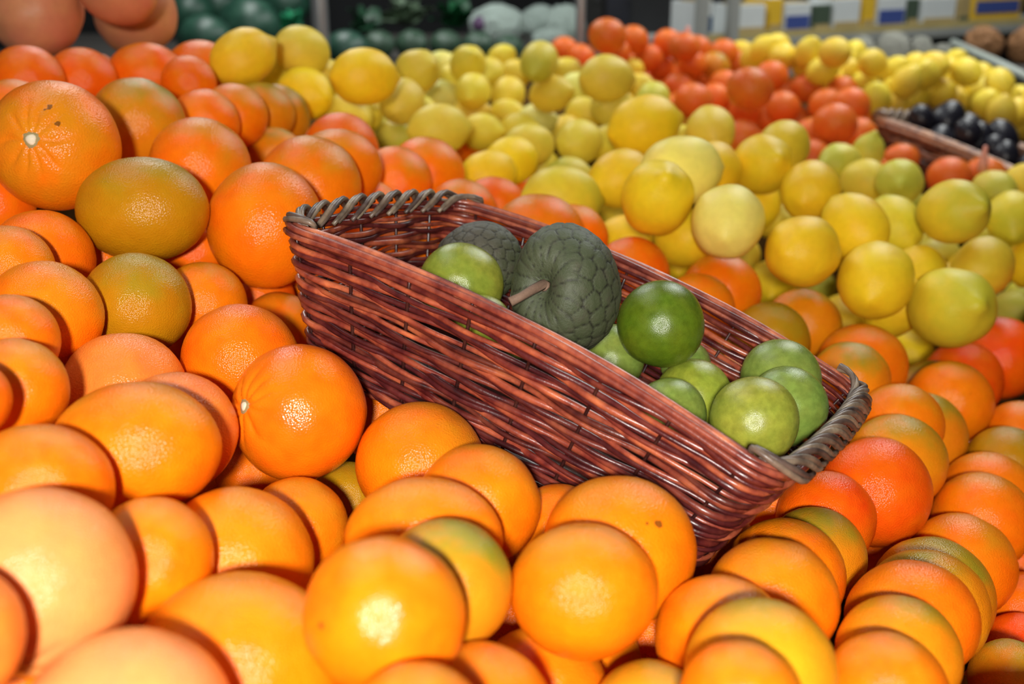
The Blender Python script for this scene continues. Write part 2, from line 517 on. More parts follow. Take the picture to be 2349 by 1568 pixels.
('l', 0.208, 1.827, 1.042, 0.034),
('l', 0.285, 1.831, 1.05, 0.0341),
('l', 0.362, 1.835, 1.038, 0.0341),
('l', 0.44, 1.827, 0.869, 0.034),
('l', 0.516, 1.827, 0.905, 0.034),
('l', 0.592, 1.833, 0.915, 0.0341),
('l', 0.671, 1.837, 0.882, 0.0342),
('l', 0.748, 1.827, 0.866, 0.034),
('l', 0.901, 1.827, 0.889, 0.034),
('l', 0.979, 1.827, 0.902, 0.034),
('l', -0.369, 1.894, 1.181, 0.034),
('l', -0.294, 1.9, 1.069, 0.0341),
('l', -0.215, 1.894, 1.032, 0.034),
('l', -0.136, 1.896, 1.067, 0.034),
('l', -0.061, 1.893, 1.022, 0.034),
('l', 0.013, 1.911, 0.97, 0.0343),
('l', 0.098, 1.906, 0.979, 0.0342),
('l', 0.17, 1.894, 0.898, 0.034),
('l', 0.247, 1.892, 1.015, 0.034),
('l', 0.324, 1.894, 0.936, 0.034),
('l', 0.401, 1.894, 0.812, 0.034),
('l', 0.478, 1.894, 0.887, 0.034),
('l', 0.555, 1.894, 0.764, 0.034),
('l', 0.636, 1.903, 0.915, 0.0342),
('l', 0.711, 1.897, 0.867, 0.0341),
('l', 0.786, 1.894, 0.865, 0.034),
('l', 0.939, 1.893, 0.919, 0.034),
('l', 1.017, 1.894, 0.895, 0.034),
('l', -0.331, 1.961, 1.066, 0.034),
('l', -0.254, 1.961, 1.042, 0.034),
('l', -0.178, 1.97, 1.067, 0.0342),
('l', -0.1, 1.962, 1.007, 0.034),
('l', -0.022, 1.961, 1.036, 0.034),
('l', 0.054, 1.961, 1.018, 0.034),
('l', 0.138, 1.976, 0.991, 0.0343),
('l', 0.207, 1.97, 1.019, 0.0341),
('l', 0.285, 1.961, 1.033, 0.034),
('l', 0.362, 1.959, 0.924, 0.034),
('l', 0.44, 1.961, 0.828, 0.034),
('l', 0.516, 1.961, 0.888, 0.034),
('l', 0.593, 1.959, 0.941, 0.034),
('l', 0.673, 1.966, 0.889, 0.0341),
('l', 0.748, 1.961, 0.744, 0.034),
('l', 0.827, 1.964, 0.825, 0.0341),
('l', 0.901, 1.961, 0.76, 0.034),
('l', 0.98, 1.964, 0.882, 0.0341),
('l', -0.292, 2.028, 1.105, 0.034),
('l', -0.22, 2.041, 1.13, 0.0342),
('l', -0.138, 2.028, 1.083, 0.034),
('l', -0.061, 2.028, 0.999, 0.034),
('l', 0.016, 2.028, 1.048, 0.034),
('l', 0.09, 2.045, 0.994, 0.0343),
('l', 0.172, 2.043, 0.986, 0.0343),
('l', 0.249, 2.031, 1.007, 0.0341),
('l', 0.324, 2.028, 1.021, 0.034),
('l', 0.402, 2.032, 0.922, 0.0341),
('l', 0.478, 2.028, 0.809, 0.034),
('l', 0.555, 2.027, 0.962, 0.034),
('l', 0.633, 2.028, 0.936, 0.034),
('l', 0.709, 2.028, 0.893, 0.034),
('l', 0.863, 2.028, 0.846, 0.034),
('l', 0.938, 2.025, 0.709, 0.0339),
('l', 1.017, 2.028, 0.801, 0.034),
('l', -0.256, 2.103, 1.111, 0.0341),
('l', -0.176, 2.095, 1.052, 0.034),
('l', -0.1, 2.095, 0.976, 0.034),
('l', -0.022, 2.095, 1.015, 0.034),
('l', 0.051, 2.113, 0.993, 0.0343),
('l', 0.132, 2.095, 1.049, 0.034),
('l', 0.207, 2.106, 1.0, 0.0342),
('l', 0.285, 2.095, 1.036, 0.034),
('l', 0.362, 2.095, 0.999, 0.034),
('l', 0.44, 2.095, 0.939, 0.034),
('l', 0.516, 2.096, 0.965, 0.034),
('l', 0.594, 2.103, 0.925, 0.0341),
('l', 0.671, 2.097, 0.913, 0.034),
('l', 0.747, 2.095, 0.791, 0.034),
('l', 0.825, 2.095, 0.793, 0.034),
('l', 0.901, 2.095, 0.828, 0.034),
('l', 0.982, 2.104, 0.673, 0.0342),
('l', -0.215, 2.162, 1.045, 0.034),
('o', -0.138, 2.162, 1.055, 0.036),
('l', -0.061, 2.162, 0.977, 0.034),
('l', 0.015, 2.17, 1.028, 0.0341),
('l', 0.095, 2.168, 0.965, 0.0341),
('l', 0.247, 2.162, 1.062, 0.034),
('l', 0.324, 2.161, 0.96, 0.034),
('l', 0.401, 2.16, 0.986, 0.034),
('l', 0.478, 2.162, 0.971, 0.034),
('l', 0.555, 2.162, 0.97, 0.034),
('l', 0.632, 2.162, 0.978, 0.034),
('l', 0.709, 2.162, 0.939, 0.034),
('l', 0.788, 2.169, 0.809, 0.0341),
('l', 0.863, 2.162, 0.804, 0.034),
('l', 0.94, 2.162, 0.821, 0.034),
('l', -0.254, 2.229, 1.066, 0.034),
('l', -0.177, 2.234, 1.024, 0.0341),
('o', -0.1, 2.229, 0.934, 0.036),
('o', -0.022, 2.229, 0.959, 0.036),
('l', 0.054, 2.229, 0.978, 0.034),
('l', 0.132, 2.229, 1.03, 0.034),
('l', 0.208, 2.229, 1.034, 0.034),
('l', 0.285, 2.236, 0.969, 0.0341),
('l', 0.363, 2.234, 0.969, 0.0341),
('l', 0.44, 2.229, 0.863, 0.034),
('l', 0.516, 2.229, 0.993, 0.034),
('O', 0.594, 2.229, 0.945, 0.039),
('O', 0.67, 2.229, 0.982, 0.039),
('l', 0.748, 2.229, 0.939, 0.034),
('O', 0.824, 2.228, 0.881, 0.039),
('O', 0.902, 2.229, 0.89, 0.039),
('O', 0.979, 2.229, 0.883, 0.039),
('l', -0.215, 2.296, 1.067, 0.034),
('l', -0.138, 2.296, 1.041, 0.034),
('l', -0.061, 2.297, 0.955, 0.034),
('l', 0.016, 2.297, 0.974, 0.034),
('l', 0.17, 2.296, 0.926, 0.034),
('l', 0.247, 2.295, 1.044, 0.034),
('l', 0.324, 2.296, 1.016, 0.034),
('O', 0.401, 2.295, 0.968, 0.039),
('O', 0.478, 2.296, 0.941, 0.039),
('O', 0.555, 2.296, 1.02, 0.039),
('O', 0.632, 2.296, 0.903, 0.039),
('O', 0.709, 2.296, 0.973, 0.039),
('O', 0.786, 2.296, 0.939, 0.039),
('O', 0.863, 2.296, 0.862, 0.039),
('O', 0.94, 2.295, 0.867, 0.039),
('O', 1.018, 2.297, 0.872, 0.039),
('l', -0.254, 2.363, 1.099, 0.034),
('l', -0.176, 2.363, 1.04, 0.034),
('l', -0.1, 2.368, 0.985, 0.0341),
('l', -0.023, 2.361, 0.995, 0.034),
('l', 0.056, 2.372, 0.968, 0.0341),
('l', 0.132, 2.363, 0.939, 0.034),
('l', 0.208, 2.363, 1.005, 0.034),
('l', 0.286, 2.366, 1.035, 0.034),
('l', 0.362, 2.363, 0.993, 0.034),
('O', 0.44, 2.364, 0.961, 0.039),
('O', 0.517, 2.363, 0.985, 0.039),
('O', 0.594, 2.363, 0.9, 0.039),
('O', 0.748, 2.363, 0.943, 0.039),
('O', 0.825, 2.363, 0.919, 0.039),
('O', 0.901, 2.363, 0.856, 0.039),
('O', 0.979, 2.363, 0.842, 0.039),
('l', -0.215, 2.43, 1.098, 0.034),
('l', -0.139, 2.432, 1.008, 0.034),
('l', -0.063, 2.436, 1.01, 0.0341),
('l', 0.017, 2.434, 0.998, 0.0341),
('l', 0.093, 2.432, 0.917, 0.034),
('l', 0.17, 2.43, 0.904, 0.034),
('l', 0.246, 2.427, 1.031, 0.034),
('l', 0.401, 2.43, 1.013, 0.034),
('O', 0.478, 2.43, 0.997, 0.039),
('O', 0.555, 2.43, 0.979, 0.039),
('O', 0.632, 2.43, 0.963, 0.039),
('O', 0.709, 2.43, 0.947, 0.039),
('O', 0.786, 2.43, 0.922, 0.039),
('O', 0.863, 2.43, 0.85, 0.039),
('O', 0.94, 2.43, 0.913, 0.039),
('l', -0.254, 2.497, 1.104, 0.034),
('l', -0.179, 2.503, 1.062, 0.0341),
('l', -0.1, 2.497, 1.047, 0.034),
('l', -0.024, 2.502, 1.015, 0.0341),
('l', 0.054, 2.497, 1.028, 0.034),
('l', 0.132, 2.495, 1.012, 0.034),
('l', 0.209, 2.492, 1.065, 0.0339),
('l', 0.287, 2.504, 1.028, 0.0341),
('l', 0.44, 2.497, 1.013, 0.034),
('O', 0.594, 2.497, 0.987, 0.039),
('O', 0.67, 2.497, 0.94, 0.039),
('l', -0.215, 2.564, 1.107, 0.034),
('l', -0.138, 2.584, 1.098, 0.0343),
('l', -0.062, 2.567, 1.017, 0.034),
('l', 0.017, 2.568, 1.01, 0.0341),
('l', 0.092, 2.567, 0.998, 0.034),
('l', 0.17, 2.564, 0.977, 0.034),
('l', 0.247, 2.564, 1.048, 0.034),
('l', 0.324, 2.564, 1.0, 0.034),
('l', 0.401, 2.564, 0.967, 0.034),
('l', -0.181, 2.648, 1.083, 0.0342),
('l', -0.1, 2.631, 1.054, 0.034),
('l', 0.057, 2.644, 1.005, 0.0342),
('l', 0.132, 2.631, 0.989, 0.034),
('l', 0.208, 2.631, 1.088, 0.034),
('l', 0.362, 2.631, 0.973, 0.034),
('O', 0.44, 2.631, 0.987, 0.039),
('O', 0.67, 2.631, 0.935, 0.039),
('O', 0.748, 2.631, 0.91, 0.039),
('O', 0.823, 2.625, 0.925, 0.0389),
('O', 0.901, 2.63, 0.805, 0.039),
('l', -0.218, 2.712, 1.109, 0.0342),
('l', -0.137, 2.703, 1.092, 0.0341),
('l', -0.061, 2.698, 0.993, 0.034),
('l', 0.016, 2.698, 0.995, 0.034),
('l', 0.093, 2.698, 1.063, 0.034),
('l', 0.17, 2.698, 1.071, 0.034),
('l', 0.246, 2.704, 1.02, 0.0341),
('l', 0.324, 2.698, 1.018, 0.034),
('O', 0.401, 2.698, 0.934, 0.039),
('O', 0.478, 2.698, 0.967, 0.039),
('O', 0.709, 2.697, 0.876, 0.039),
('O', 0.786, 2.705, 0.893, 0.0391),
('O', 0.863, 2.699, 0.815, 0.039),
('O', 0.94, 2.698, 0.798, 0.039),
('l', -0.176, 2.765, 1.072, 0.034),
('l', -0.1, 2.765, 1.102, 0.034),
('l', -0.022, 2.765, 1.044, 0.034),
('l', 0.054, 2.765, 0.982, 0.034),
('l', 0.132, 2.765, 0.964, 0.034),
('O', 0.208, 2.765, 1.077, 0.039),
('l', 0.285, 2.765, 1.058, 0.034),
('l', 0.362, 2.762, 0.926, 0.034),
('O', 0.44, 2.765, 0.916, 0.039),
('O', 0.516, 2.765, 0.956, 0.039),
('O', 0.593, 2.764, 0.922, 0.039),
('O', 0.67, 2.765, 0.891, 0.039),
('O', 0.748, 2.771, 0.877, 0.0391),
('O', 0.901, 2.765, 0.81, 0.039),
('O', 0.979, 2.765, 0.788, 0.039),
('l', -0.138, 2.832, 1.04, 0.034),
('l', -0.062, 2.829, 1.066, 0.034),
('l', 0.016, 2.832, 0.977, 0.034),
('l', 0.093, 2.832, 1.035, 0.034),
('l', 0.17, 2.831, 1.032, 0.034),
('O', 0.247, 2.831, 1.068, 0.039),
('l', 0.324, 2.832, 1.039, 0.034),
('l', 0.402, 2.837, 0.925, 0.0341),
('l', 0.478, 2.832, 0.985, 0.034),
('O', 0.555, 2.832, 0.935, 0.039),
('O', 0.632, 2.832, 0.911, 0.039),
('O', 0.709, 2.832, 0.928, 0.039),
('O', 0.786, 2.832, 0.962, 0.039),
('O', 0.863, 2.832, 0.906, 0.039),
('O', 0.94, 2.832, 0.805, 0.039),
('L', 1.248, 2.831, 0.816, 0.036),
('L', 1.322, 2.826, 0.962, 0.0359),
('l', -0.1, 2.899, 1.103, 0.034),
('l', -0.023, 2.906, 1.056, 0.0341),
('l', 0.055, 2.899, 1.099, 0.034),
('l', 0.132, 2.899, 0.947, 0.034),
('O', 0.208, 2.9, 1.061, 0.039),
('O', 0.285, 2.899, 1.045, 0.039),
('l', 0.362, 2.899, 1.016, 0.034),
('l', 0.44, 2.899, 1.009, 0.034),
('O', 0.594, 2.899, 0.926, 0.039),
('O', 0.671, 2.899, 0.91, 0.039),
('O', 0.748, 2.899, 0.925, 0.039),
('O', 0.825, 2.899, 0.858, 0.039),
('L', 0.901, 2.899, 0.924, 0.036),
('L', 0.979, 2.899, 0.861, 0.036),
('L', 1.209, 2.897, 0.834, 0.036),
('L', 1.366, 2.903, 0.974, 0.0361),
('l', -0.138, 2.966, 1.097, 0.034),
('l', -0.061, 2.968, 1.048, 0.034),
('l', 0.016, 2.966, 0.96, 0.034),
('l', 0.093, 2.967, 1.099, 0.034),
('l', 0.17, 2.966, 1.049, 0.034),
('O', 0.247, 2.966, 1.06, 0.039),
('O', 0.555, 2.966, 0.922, 0.039),
('O', 0.632, 2.965, 0.886, 0.039),
('O', 0.709, 2.966, 0.897, 0.039),
('L', 0.94, 2.966, 0.88, 0.036),
('L', 1.017, 2.966, 0.854, 0.036),
('O', 1.171, 2.968, 0.817, 0.039),
('L', 1.25, 2.97, 0.824, 0.0361),
('L', 1.409, 2.981, 0.967, 0.0362),
('L', 1.482, 2.967, 0.97, 0.036),
('O', 0.516, 3.033, 0.948, 0.039),
('O', 0.593, 3.033, 0.885, 0.039),
('O', 0.671, 3.033, 0.878, 0.039),
('O', 0.748, 3.033, 0.898, 0.039),
('L', 0.825, 3.033, 0.984, 0.036),
('L', 0.901, 3.034, 0.975, 0.036),
('L', 1.45, 3.054, 0.962, 0.0363),
('O', 0.478, 3.1, 0.981, 0.039),
('O', 0.555, 3.1, 0.924, 0.039),
('O', 0.632, 3.101, 0.884, 0.039),
('O', 0.709, 3.1, 0.868, 0.039),
('L', 0.786, 3.1, 0.894, 0.036),
('L', 0.863, 3.1, 0.937, 0.036),
('O', 0.94, 3.099, 0.935, 0.039),
('L', 1.494, 3.12, 0.969, 0.0363),
('O', 0.44, 3.167, 0.956, 0.039),
('O', 0.516, 3.167, 0.905, 0.039),
('O', 0.594, 3.167, 0.902, 0.039),
('O', 0.67, 3.166, 0.851, 0.039),
('O', 0.748, 3.168, 0.852, 0.039),
('O', 0.901, 3.168, 0.923, 0.039),
('L', 0.978, 3.165, 0.965, 0.036),
('L', 1.443, 3.186, 0.98, 0.0362),
('O', 0.401, 3.234, 0.97, 0.039),
('O', 0.478, 3.234, 0.961, 0.039),
('O', 0.555, 3.234, 0.914, 0.039),
('O', 0.632, 3.233, 0.93, 0.039),
('L', 0.709, 3.231, 0.996, 0.036),
('L', 0.94, 3.242, 0.952, 0.0361),
('L', 1.017, 3.234, 0.856, 0.036),
('L', 1.479, 3.234, 0.903, 0.036),
('O', 0.362, 3.301, 0.993, 0.039),
('O', 0.439, 3.3, 0.923, 0.039),
('O', 0.518, 3.303, 0.917, 0.039),
('O', 0.593, 3.301, 0.941, 0.039),
('L', 0.668, 3.3, 1.004, 0.036),
('L', 0.902, 3.31, 0.973, 0.0361),
('L', 0.978, 3.3, 0.888, 0.036),
('L', 1.133, 3.301, 0.954, 0.036),
('L', 1.447, 3.32, 0.899, 0.0362),
('O', 0.247, 3.368, 1.012, 0.039),
('O', 0.324, 3.367, 0.999, 0.039),
('O', 0.401, 3.366, 0.957, 0.039),
('O', 0.478, 3.369, 0.916, 0.039),
('O', 0.555, 3.37, 0.949, 0.039),
('O', 0.632, 3.368, 0.969, 0.039),
('L', 0.714, 3.376, 0.997, 0.0361),
('L', 0.786, 3.368, 0.993, 0.036),
('L', 0.94, 3.368, 0.989, 0.036),
('O', 1.017, 3.368, 0.865, 0.039),
('L', 1.171, 3.364, 1.015, 0.036),
('L', 1.48, 3.37, 0.955, 0.036),
('O', 0.208, 3.435, 0.993, 0.039),
('O', 0.285, 3.435, 0.99, 0.039),
('l', 0.362, 3.436, 0.966, 0.034),
('O', 0.44, 3.434, 0.95, 0.039),
('O', 0.516, 3.435, 0.922, 0.039),
('O', 0.594, 3.435, 0.947, 0.039),
('L', 0.67, 3.444, 0.978, 0.0361),
('O', 0.751, 3.446, 0.97, 0.0391),
('L', 0.828, 3.437, 0.969, 0.036),
('L', 0.901, 3.435, 0.863, 0.036),
('L', 0.981, 3.443, 0.995, 0.0361),
('L', 1.055, 3.434, 1.01, 0.036),
('L', 1.133, 3.44, 1.015, 0.0361),
('L', 1.209, 3.43, 0.97, 0.036),
('L', 1.288, 3.437, 0.977, 0.036),
('L', 1.363, 3.433, 0.987, 0.036),
('L', 1.44, 3.434, 0.992, 0.036),
('O', 0.17, 3.501, 1.012, 0.039),
('O', 0.247, 3.502, 0.992, 0.039),
('O', 0.323, 3.504, 0.965, 0.039),
('O', 0.402, 3.503, 0.954, 0.039),
('O', 0.479, 3.504, 0.954, 0.039),
('O', 0.557, 3.506, 0.94, 0.0391),
('O', 0.632, 3.51, 0.992, 0.0391),
('L', 0.709, 3.509, 0.979, 0.0361),
('L', 0.789, 3.512, 0.96, 0.0361),
('L', 0.866, 3.51, 0.954, 0.0361),
('L', 0.94, 3.498, 0.959, 0.036),
('L', 1.018, 3.506, 1.006, 0.036),
('L', 1.094, 3.511, 1.021, 0.0361),
('L', 1.172, 3.513, 0.976, 0.0361),
('L', 1.248, 3.505, 0.985, 0.036),
('L', 1.327, 3.509, 0.966, 0.0361),
('L', 1.402, 3.503, 1.004, 0.036),
('O', 0.131, 3.569, 1.016, 0.039),
('O', 0.208, 3.568, 0.973, 0.039),
('O', 0.285, 3.568, 0.997, 0.039),
('O', 0.363, 3.569, 0.992, 0.039),
('O', 0.44, 3.569, 0.933, 0.039),
('O', 0.516, 3.568, 0.97, 0.039),
('O', 0.748, 3.568, 0.859, 0.039),
('O', 0.827, 3.577, 0.967, 0.0391),
('L', 0.905, 3.583, 0.971, 0.0361),
('L', 1.134, 3.572, 1.026, 0.036),
('L', 1.21, 3.568, 1.014, 0.036),
('L', 1.286, 3.568, 1.026, 0.036),
('O', 0.093, 3.635, 1.049, 0.039),
('O', 0.17, 3.636, 0.973, 0.039),
('O', 0.247, 3.635, 0.972, 0.039),
('O', 0.324, 3.635, 1.056, 0.039),
('O', 0.401, 3.635, 0.953, 0.039),
('O', 0.478, 3.636, 0.927, 0.039),
('O', 0.555, 3.635, 1.008, 0.039),
('O', 0.632, 3.635, 0.906, 0.039),
('O', 0.709, 3.635, 0.847, 0.039),
('O', 0.786, 3.635, 1.002, 0.039),
('O', 0.863, 3.643, 0.944, 0.0391),
('O', 0.131, 3.703, 0.978, 0.039),
('O', 0.209, 3.703, 0.982, 0.039),
('O', 0.287, 3.706, 0.979, 0.039),
('O', 0.362, 3.703, 1.022, 0.039),
('O', 0.44, 3.703, 0.882, 0.039),
('O', 0.516, 3.703, 0.91, 0.039),
('O', 0.593, 3.703, 0.892, 0.039),
('O', 0.671, 3.704, 0.895, 0.039),
('L', 0.748, 3.703, 0.936, 0.036),
('L', 0.825, 3.703, 1.007, 0.036),
]
FRUIT = [
('o', -0.3886, 0.9615, 1.2471, 0.0518, 0.0571, 'o', 'navel', None, 'large orange with a pale stem button and radiating creases facing out, high on the heap', ''),
('o', -0.3811, 1.1618, 1.2332, 0.0484, 0.048, 'og', '', None, 'orange with a greenish top, right behind the big orange with the stem button', ''),
('o', -0.2987, 1.0788, 1.2058, 0.0485, 0.0485, 'o', '', None, 'orange behind the round brownish-green one and above it, matte top', ''),
('o', -0.213, 0.9547, 1.1793, 0.0497, 0.0572, 'o', '', None, 'tall oval orange leaning against the near corner of the long wicker basket', ''),
('o', -0.1994, 1.1059, 1.1821, 0.0509, 0.0509, 'o', '', None, 'orange tucked behind the tall oval one at the basket corner, shaded on one side', ''),
('o', -0.304, 0.9156, 1.2025, 0.0539, 0.0453, 'g', '', None, 'wide brownish-green orange lying on the heap under the stem-button orange', ''),
('o', -0.3705, 0.8626, 1.1753, 0.0399, 0.0406, 'r', '', None, 'deep orange fruit directly under the big stem-button orange', ''),
('o', -0.3656, 0.7904, 1.1887, 0.0329, 0.0329, 'y', '', None, 'yellowish orange at the frame edge below the stem-button orange', ''),
('o', -0.2796, 0.8028, 1.1576, 0.0399, 0.0402, 'g', '', None, 'olive-green orange with a bright glint, directly below the wide brownish-green one', ''),
('o', -0.2498, 0.8738, 1.1349, 0.0354, 0.0347, 'y', '', None, 'yellowish orange half hidden behind the olive-green one with the bright glint', ''),
('o', -0.2028, 0.9323, 1.096, 0.0304, 0.0304, 'o', '', None, 'orange low between the tall oval one and the basket end, only a strip showing', ''),
('o', -0.3206, 0.7361, 1.1708, 0.0397, 0.0391, 'o', '', None, 'orange beside the olive-green one on its outer side, vertical pale glint', ''),
('o', -0.3083, 0.6556, 1.1828, 0.0284, 0.03, 'o', '', None, 'orange second in the column along the frame edge, under the yellowish one', ''),
('o', -0.194, 0.7575, 1.1301, 0.0418, 0.0421, 'r', '', None, 'round red-orange fruit just behind the glossy orange with the small side stem scar', ''),
('o', -0.2855, 0.6002, 1.1728, 0.031, 0.0305, 'o', '', None, 'orange at the frame edge beside the dull pinkish orange, pale glint near the bottom', ''),
('o', -0.26, 0.7023, 1.1256, 0.0439, 0.0424, 'p', '', None, 'dull pinkish orange directly below the olive-green one', ''),
('o', -0.1408, 0.6878, 1.1202, 0.0444, 0.0461, 'r', 'button', None, 'glossy orange with a small white stem scar on its side, leaning near the basket front', ''),
('o', -0.2083, 0.6401, 1.1275, 0.0386, 0.0378, 'p', '', None, 'dull pinkish orange peeking from behind the broad orange, its edge a pale crescent', ''),
('o', -0.2071, 0.5679, 1.151, 0.0465, 0.0385, 'o', '', None, 'broad orange with a rough pale glint, in front of the two dull pinkish ones', ''),
('o', -0.2333, 0.4993, 1.161, 0.0365, 0.0339, 'o', '', None, 'broad orange behind the huge pale peach-coloured fruit at the frame edge', ''),
('o', -0.1872, 0.7303, 1.0525, 0.025, 0.025, 'r', '', None, 'red-orange fruit deep below the side-scar orange, only a corner showing', ''),
('o', -0.2781, 0.535, 1.1942, 0.0212, 0.0212, 'r', '', None, 'dark orange sliver cut off by the frame edge at mid height of the heap', ''),
('o', -0.1321, 0.6188, 1.0736, 0.0312, 0.0315, 'o', '', None, 'orange right underneath the glossy side-scar orange, rough pale glint', ''),
('o', -0.1163, 0.7209, 1.0399, 0.0264, 0.0264, 'g', '', None, 'olive fruit deep in the gap between the side-scar orange and its basket-side neighbour', ''),
('o', -0.0598, 0.6725, 1.0893, 0.0435, 0.0424, 'o', '', None, 'orange touching the basket front, beside the glossy side-scar orange', ''),
('o', -0.0198, 0.6038, 1.0971, 0.0375, 0.0367, 'o', '', None, 'pebbly orange against the lower basket front, between two others in a row', ''),
('o', 0.0307, 0.6346, 1.0612, 0.031, 0.0307, 'o', '', None, 'small orange wedged low under the middle of the basket front', ''),
('o', -0.0476, 0.537, 1.1109, 0.0427, 0.0357, 'y', '', None, 'yellowish orange behind the green-topped one, forming a crescent over it', ''),
('o', -0.0313, 0.4714, 1.1248, 0.0324, 0.032, 'gg', '', None, 'orange with a grey-green top, squeezed behind the very shiny orange', ''),
('o', -0.0541, 0.412, 1.1463, 0.0355, 0.034, 'o', 'o26', None, 'very shiny orange with a bright white glint, in front of the green-topped one', ''),
('o', 0.0362, 0.4952, 1.1061, 0.0381, 0.0353, 'y', '', None, 'yellow-orange fruit with a broad pale glint, in front of the one with brown spots', ''),
('o', 0.0613, 0.5696, 1.086, 0.0457, 0.0429, 'y', 'spots', None, 'yellow-orange fruit with two dark brown spots, against the basket foot', ''),
('o', -0.1768, 0.4841, 1.1299, 0.0303, 0.0326, 'o', '', None, 'orange squeezed between the huge pale peach fruit and the smooth yellow-orange one', ''),
('o', -0.1515, 0.5429, 1.0939, 0.0426, 0.0426, 'y', '', None, 'smooth yellow-orange fruit above the biggest bright yellow-orange one', ''),
('o', -0.2033, 0.4221, 1.157, 0.0412, 0.0406, 'pp', 'peach', None, 'huge pale peach-coloured citrus with a white stem scar low on it', ''),
('o', -0.1234, 0.4314, 1.1061, 0.0477, 0.0447, 'y', 'o32', None, 'biggest bright yellow-orange fruit at the bottom edge with a broad pale glint', ''),
('o', -0.1455, 0.3495, 1.1326, 0.0424, 0.0427, 'pp', '', None, 'pale peach citrus cut by the bottom edge, in front of the other pale one', ''),
('o', -0.2084, 0.3574, 1.173, 0.0262, 0.0283, 'p', '', None, 'pale orange fruit cut off by the frame edge beside the huge peach one', ''),
('o', 0.0399, 0.5754, 1.0068, 0.0393, 0.0372, 'o', '', None, 'orange showing as a crescent below the yellow-orange fruit with the broad glint', ''),
('o', 0.0158, 0.5037, 1.0374, 0.0371, 0.0362, 'o', '', None, 'orange at the bottom edge, below the crescent-shaped one under the broad glint', ''),
('o', -0.0141, 0.418, 1.0903, 0.0334, 0.034, 'o', '', None, 'orange cut by the bottom edge, beside the shiny one with the white glint', ''),
('o', -0.0359, 0.3539, 1.1332, 0.0278, 0.0271, 'y', '', None, 'yellowish orange cut by the bottom edge below the very shiny one', ''),
('o', 0.0688, 0.4645, 1.0511, 0.0303, 0.0303, 'yg', '', None, 'orange with a pale green crown just rising at the bottom edge', ''),
('o', 0.111, 0.5115, 1.0659, 0.0352, 0.0352, 'o', '', None, 'orange behind the greenish-crowned yellow fruit, beside the pale-glint one', ''),
('o', 0.1165, 0.4459, 1.0934, 0.0361, 0.0351, 'yg', '', None, 'yellow-orange fruit with a greenish crown, large at the bottom edge', ''),
('o', 0.0958, 0.3922, 1.1168, 0.0266, 0.0267, 'y', '', None, 'smooth yellow fruit overlapping the greenish-crowned one at the bottom edge', ''),
('o', 0.1521, 0.5712, 1.0507, 0.0385, 0.0387, 'o', '', None, 'pebbly orange at the front of the row climbing under the basket corner', ''),
('o', 0.1773, 0.6405, 1.0246, 0.0394, 0.0389, 'o', '', None, 'orange second in the row climbing under the basket corner', ''),
('o', 0.2145, 0.7011, 1.0045, 0.0355, 0.0349, 'og', '', None, 'brownish green-edged orange third in the row climbing under the basket corner', ''),
('o', 0.2403, 0.7698, 0.9941, 0.0384, 0.0381, 'rr', '', None, 'red-orange fruit in the shade right under the basket braided end', ''),
('o', 0.2984, 0.8307, 0.9867, 0.0457, 0.0457, 'rr', '', None, 'large glossy red-orange fruit just past the braided basket end', ''),
('o', 0.3413, 0.9084, 0.9769, 0.0433, 0.0433, 'og', '', None, 'green-topped orange behind the large glossy red-orange fruit at the basket end', ''),
('o', 0.245, 0.5942, 1.023, 0.0403, 0.0374, 'r', '', None, 'red-orange fruit at the front of the tight row of nested oranges', ''),
('o', 0.2793, 0.6591, 0.9872, 0.0431, 0.0413, 'og', '', None, 'green-edged orange right behind the red-orange front of the tight nested row', ''),
('o', 0.3143, 0.7315, 0.9516, 0.0456, 0.045, 'og', '', None, 'thin crescent orange third in the tight nested row', ''),
('o', 0.3652, 0.805, 0.934, 0.0433, 0.0437, 'o', '', None, 'orange with a dull top at the back of the tight nested row', ''),
('o', 0.4111, 0.8779, 0.9348, 0.0427, 0.0435, 'o', '', None, 'orange with a pale top above the tight nested row, near the frame edge', ''),
('o', 0.4484, 0.9547, 0.9162, 0.0432, 0.046, 'o', '', None, 'orange right behind the pale-topped one near the frame edge', ''),
('o', 0.2145, 0.532, 1.0414, 0.0346, 0.0336, 'og', '', None, 'green-edged orange in front of the tight nested row, below the red-orange one', ''),
('o', 0.1882, 0.4744, 1.0597, 0.032, 0.0307, 'y', '', None, 'bright yellow-orange fruit at the bottom edge in front of the nested row', ''),
('o', 0.4259, 0.8115, 0.8852, 0.0345, 0.0338, 'r', '', None, 'orange at the frame edge beside the tight nested row', ''),
('o', 0.3957, 0.7488, 0.888, 0.0313, 0.0323, 'rr', '', None, 'red-orange fruit at the frame edge, lower than the nested row', ''),
('o', 0.3356, 0.6382, 0.9463, 0.0275, 0.0281, 'og', '', None, 'brownish orange at the frame edge near the bottom corner', ''),
('o', 0.3613, 0.7012, 0.8859, 0.0275, 0.0275, 'r', '', None, 'red-orange fruit peeking in the bottom corner beside the bright yellow-orange one', ''),
('o', 0.3274, 0.664, 0.9018, 0.0247, 0.0247, 'g', '', None, 'small green fruit just showing in the bottom corner', ''),
('o', 0.622, 1.3543, 0.9048, 0.0552, 0.053, 'rr', '', None, 'bright red-orange fruit under the lemons at the frame edge, soft pale glint', ''),
('o', 0.5483, 1.2814, 0.9021, 0.05, 0.0489, 'rr', '', None, 'red-orange fruit directly below the bright red-orange one under the lemons', ''),
('o', 0.4873, 1.2089, 0.9116, 0.0493, 0.0454, 'og', '', None, 'olive-topped orange behind the bright yellow-orange one beyond the basket end', ''),
('o', 0.4706, 1.1236, 0.9421, 0.0464, 0.0455, 'y', '', None, 'bright yellow-orange fruit in the row beyond the basket end, below the red ones', ''),
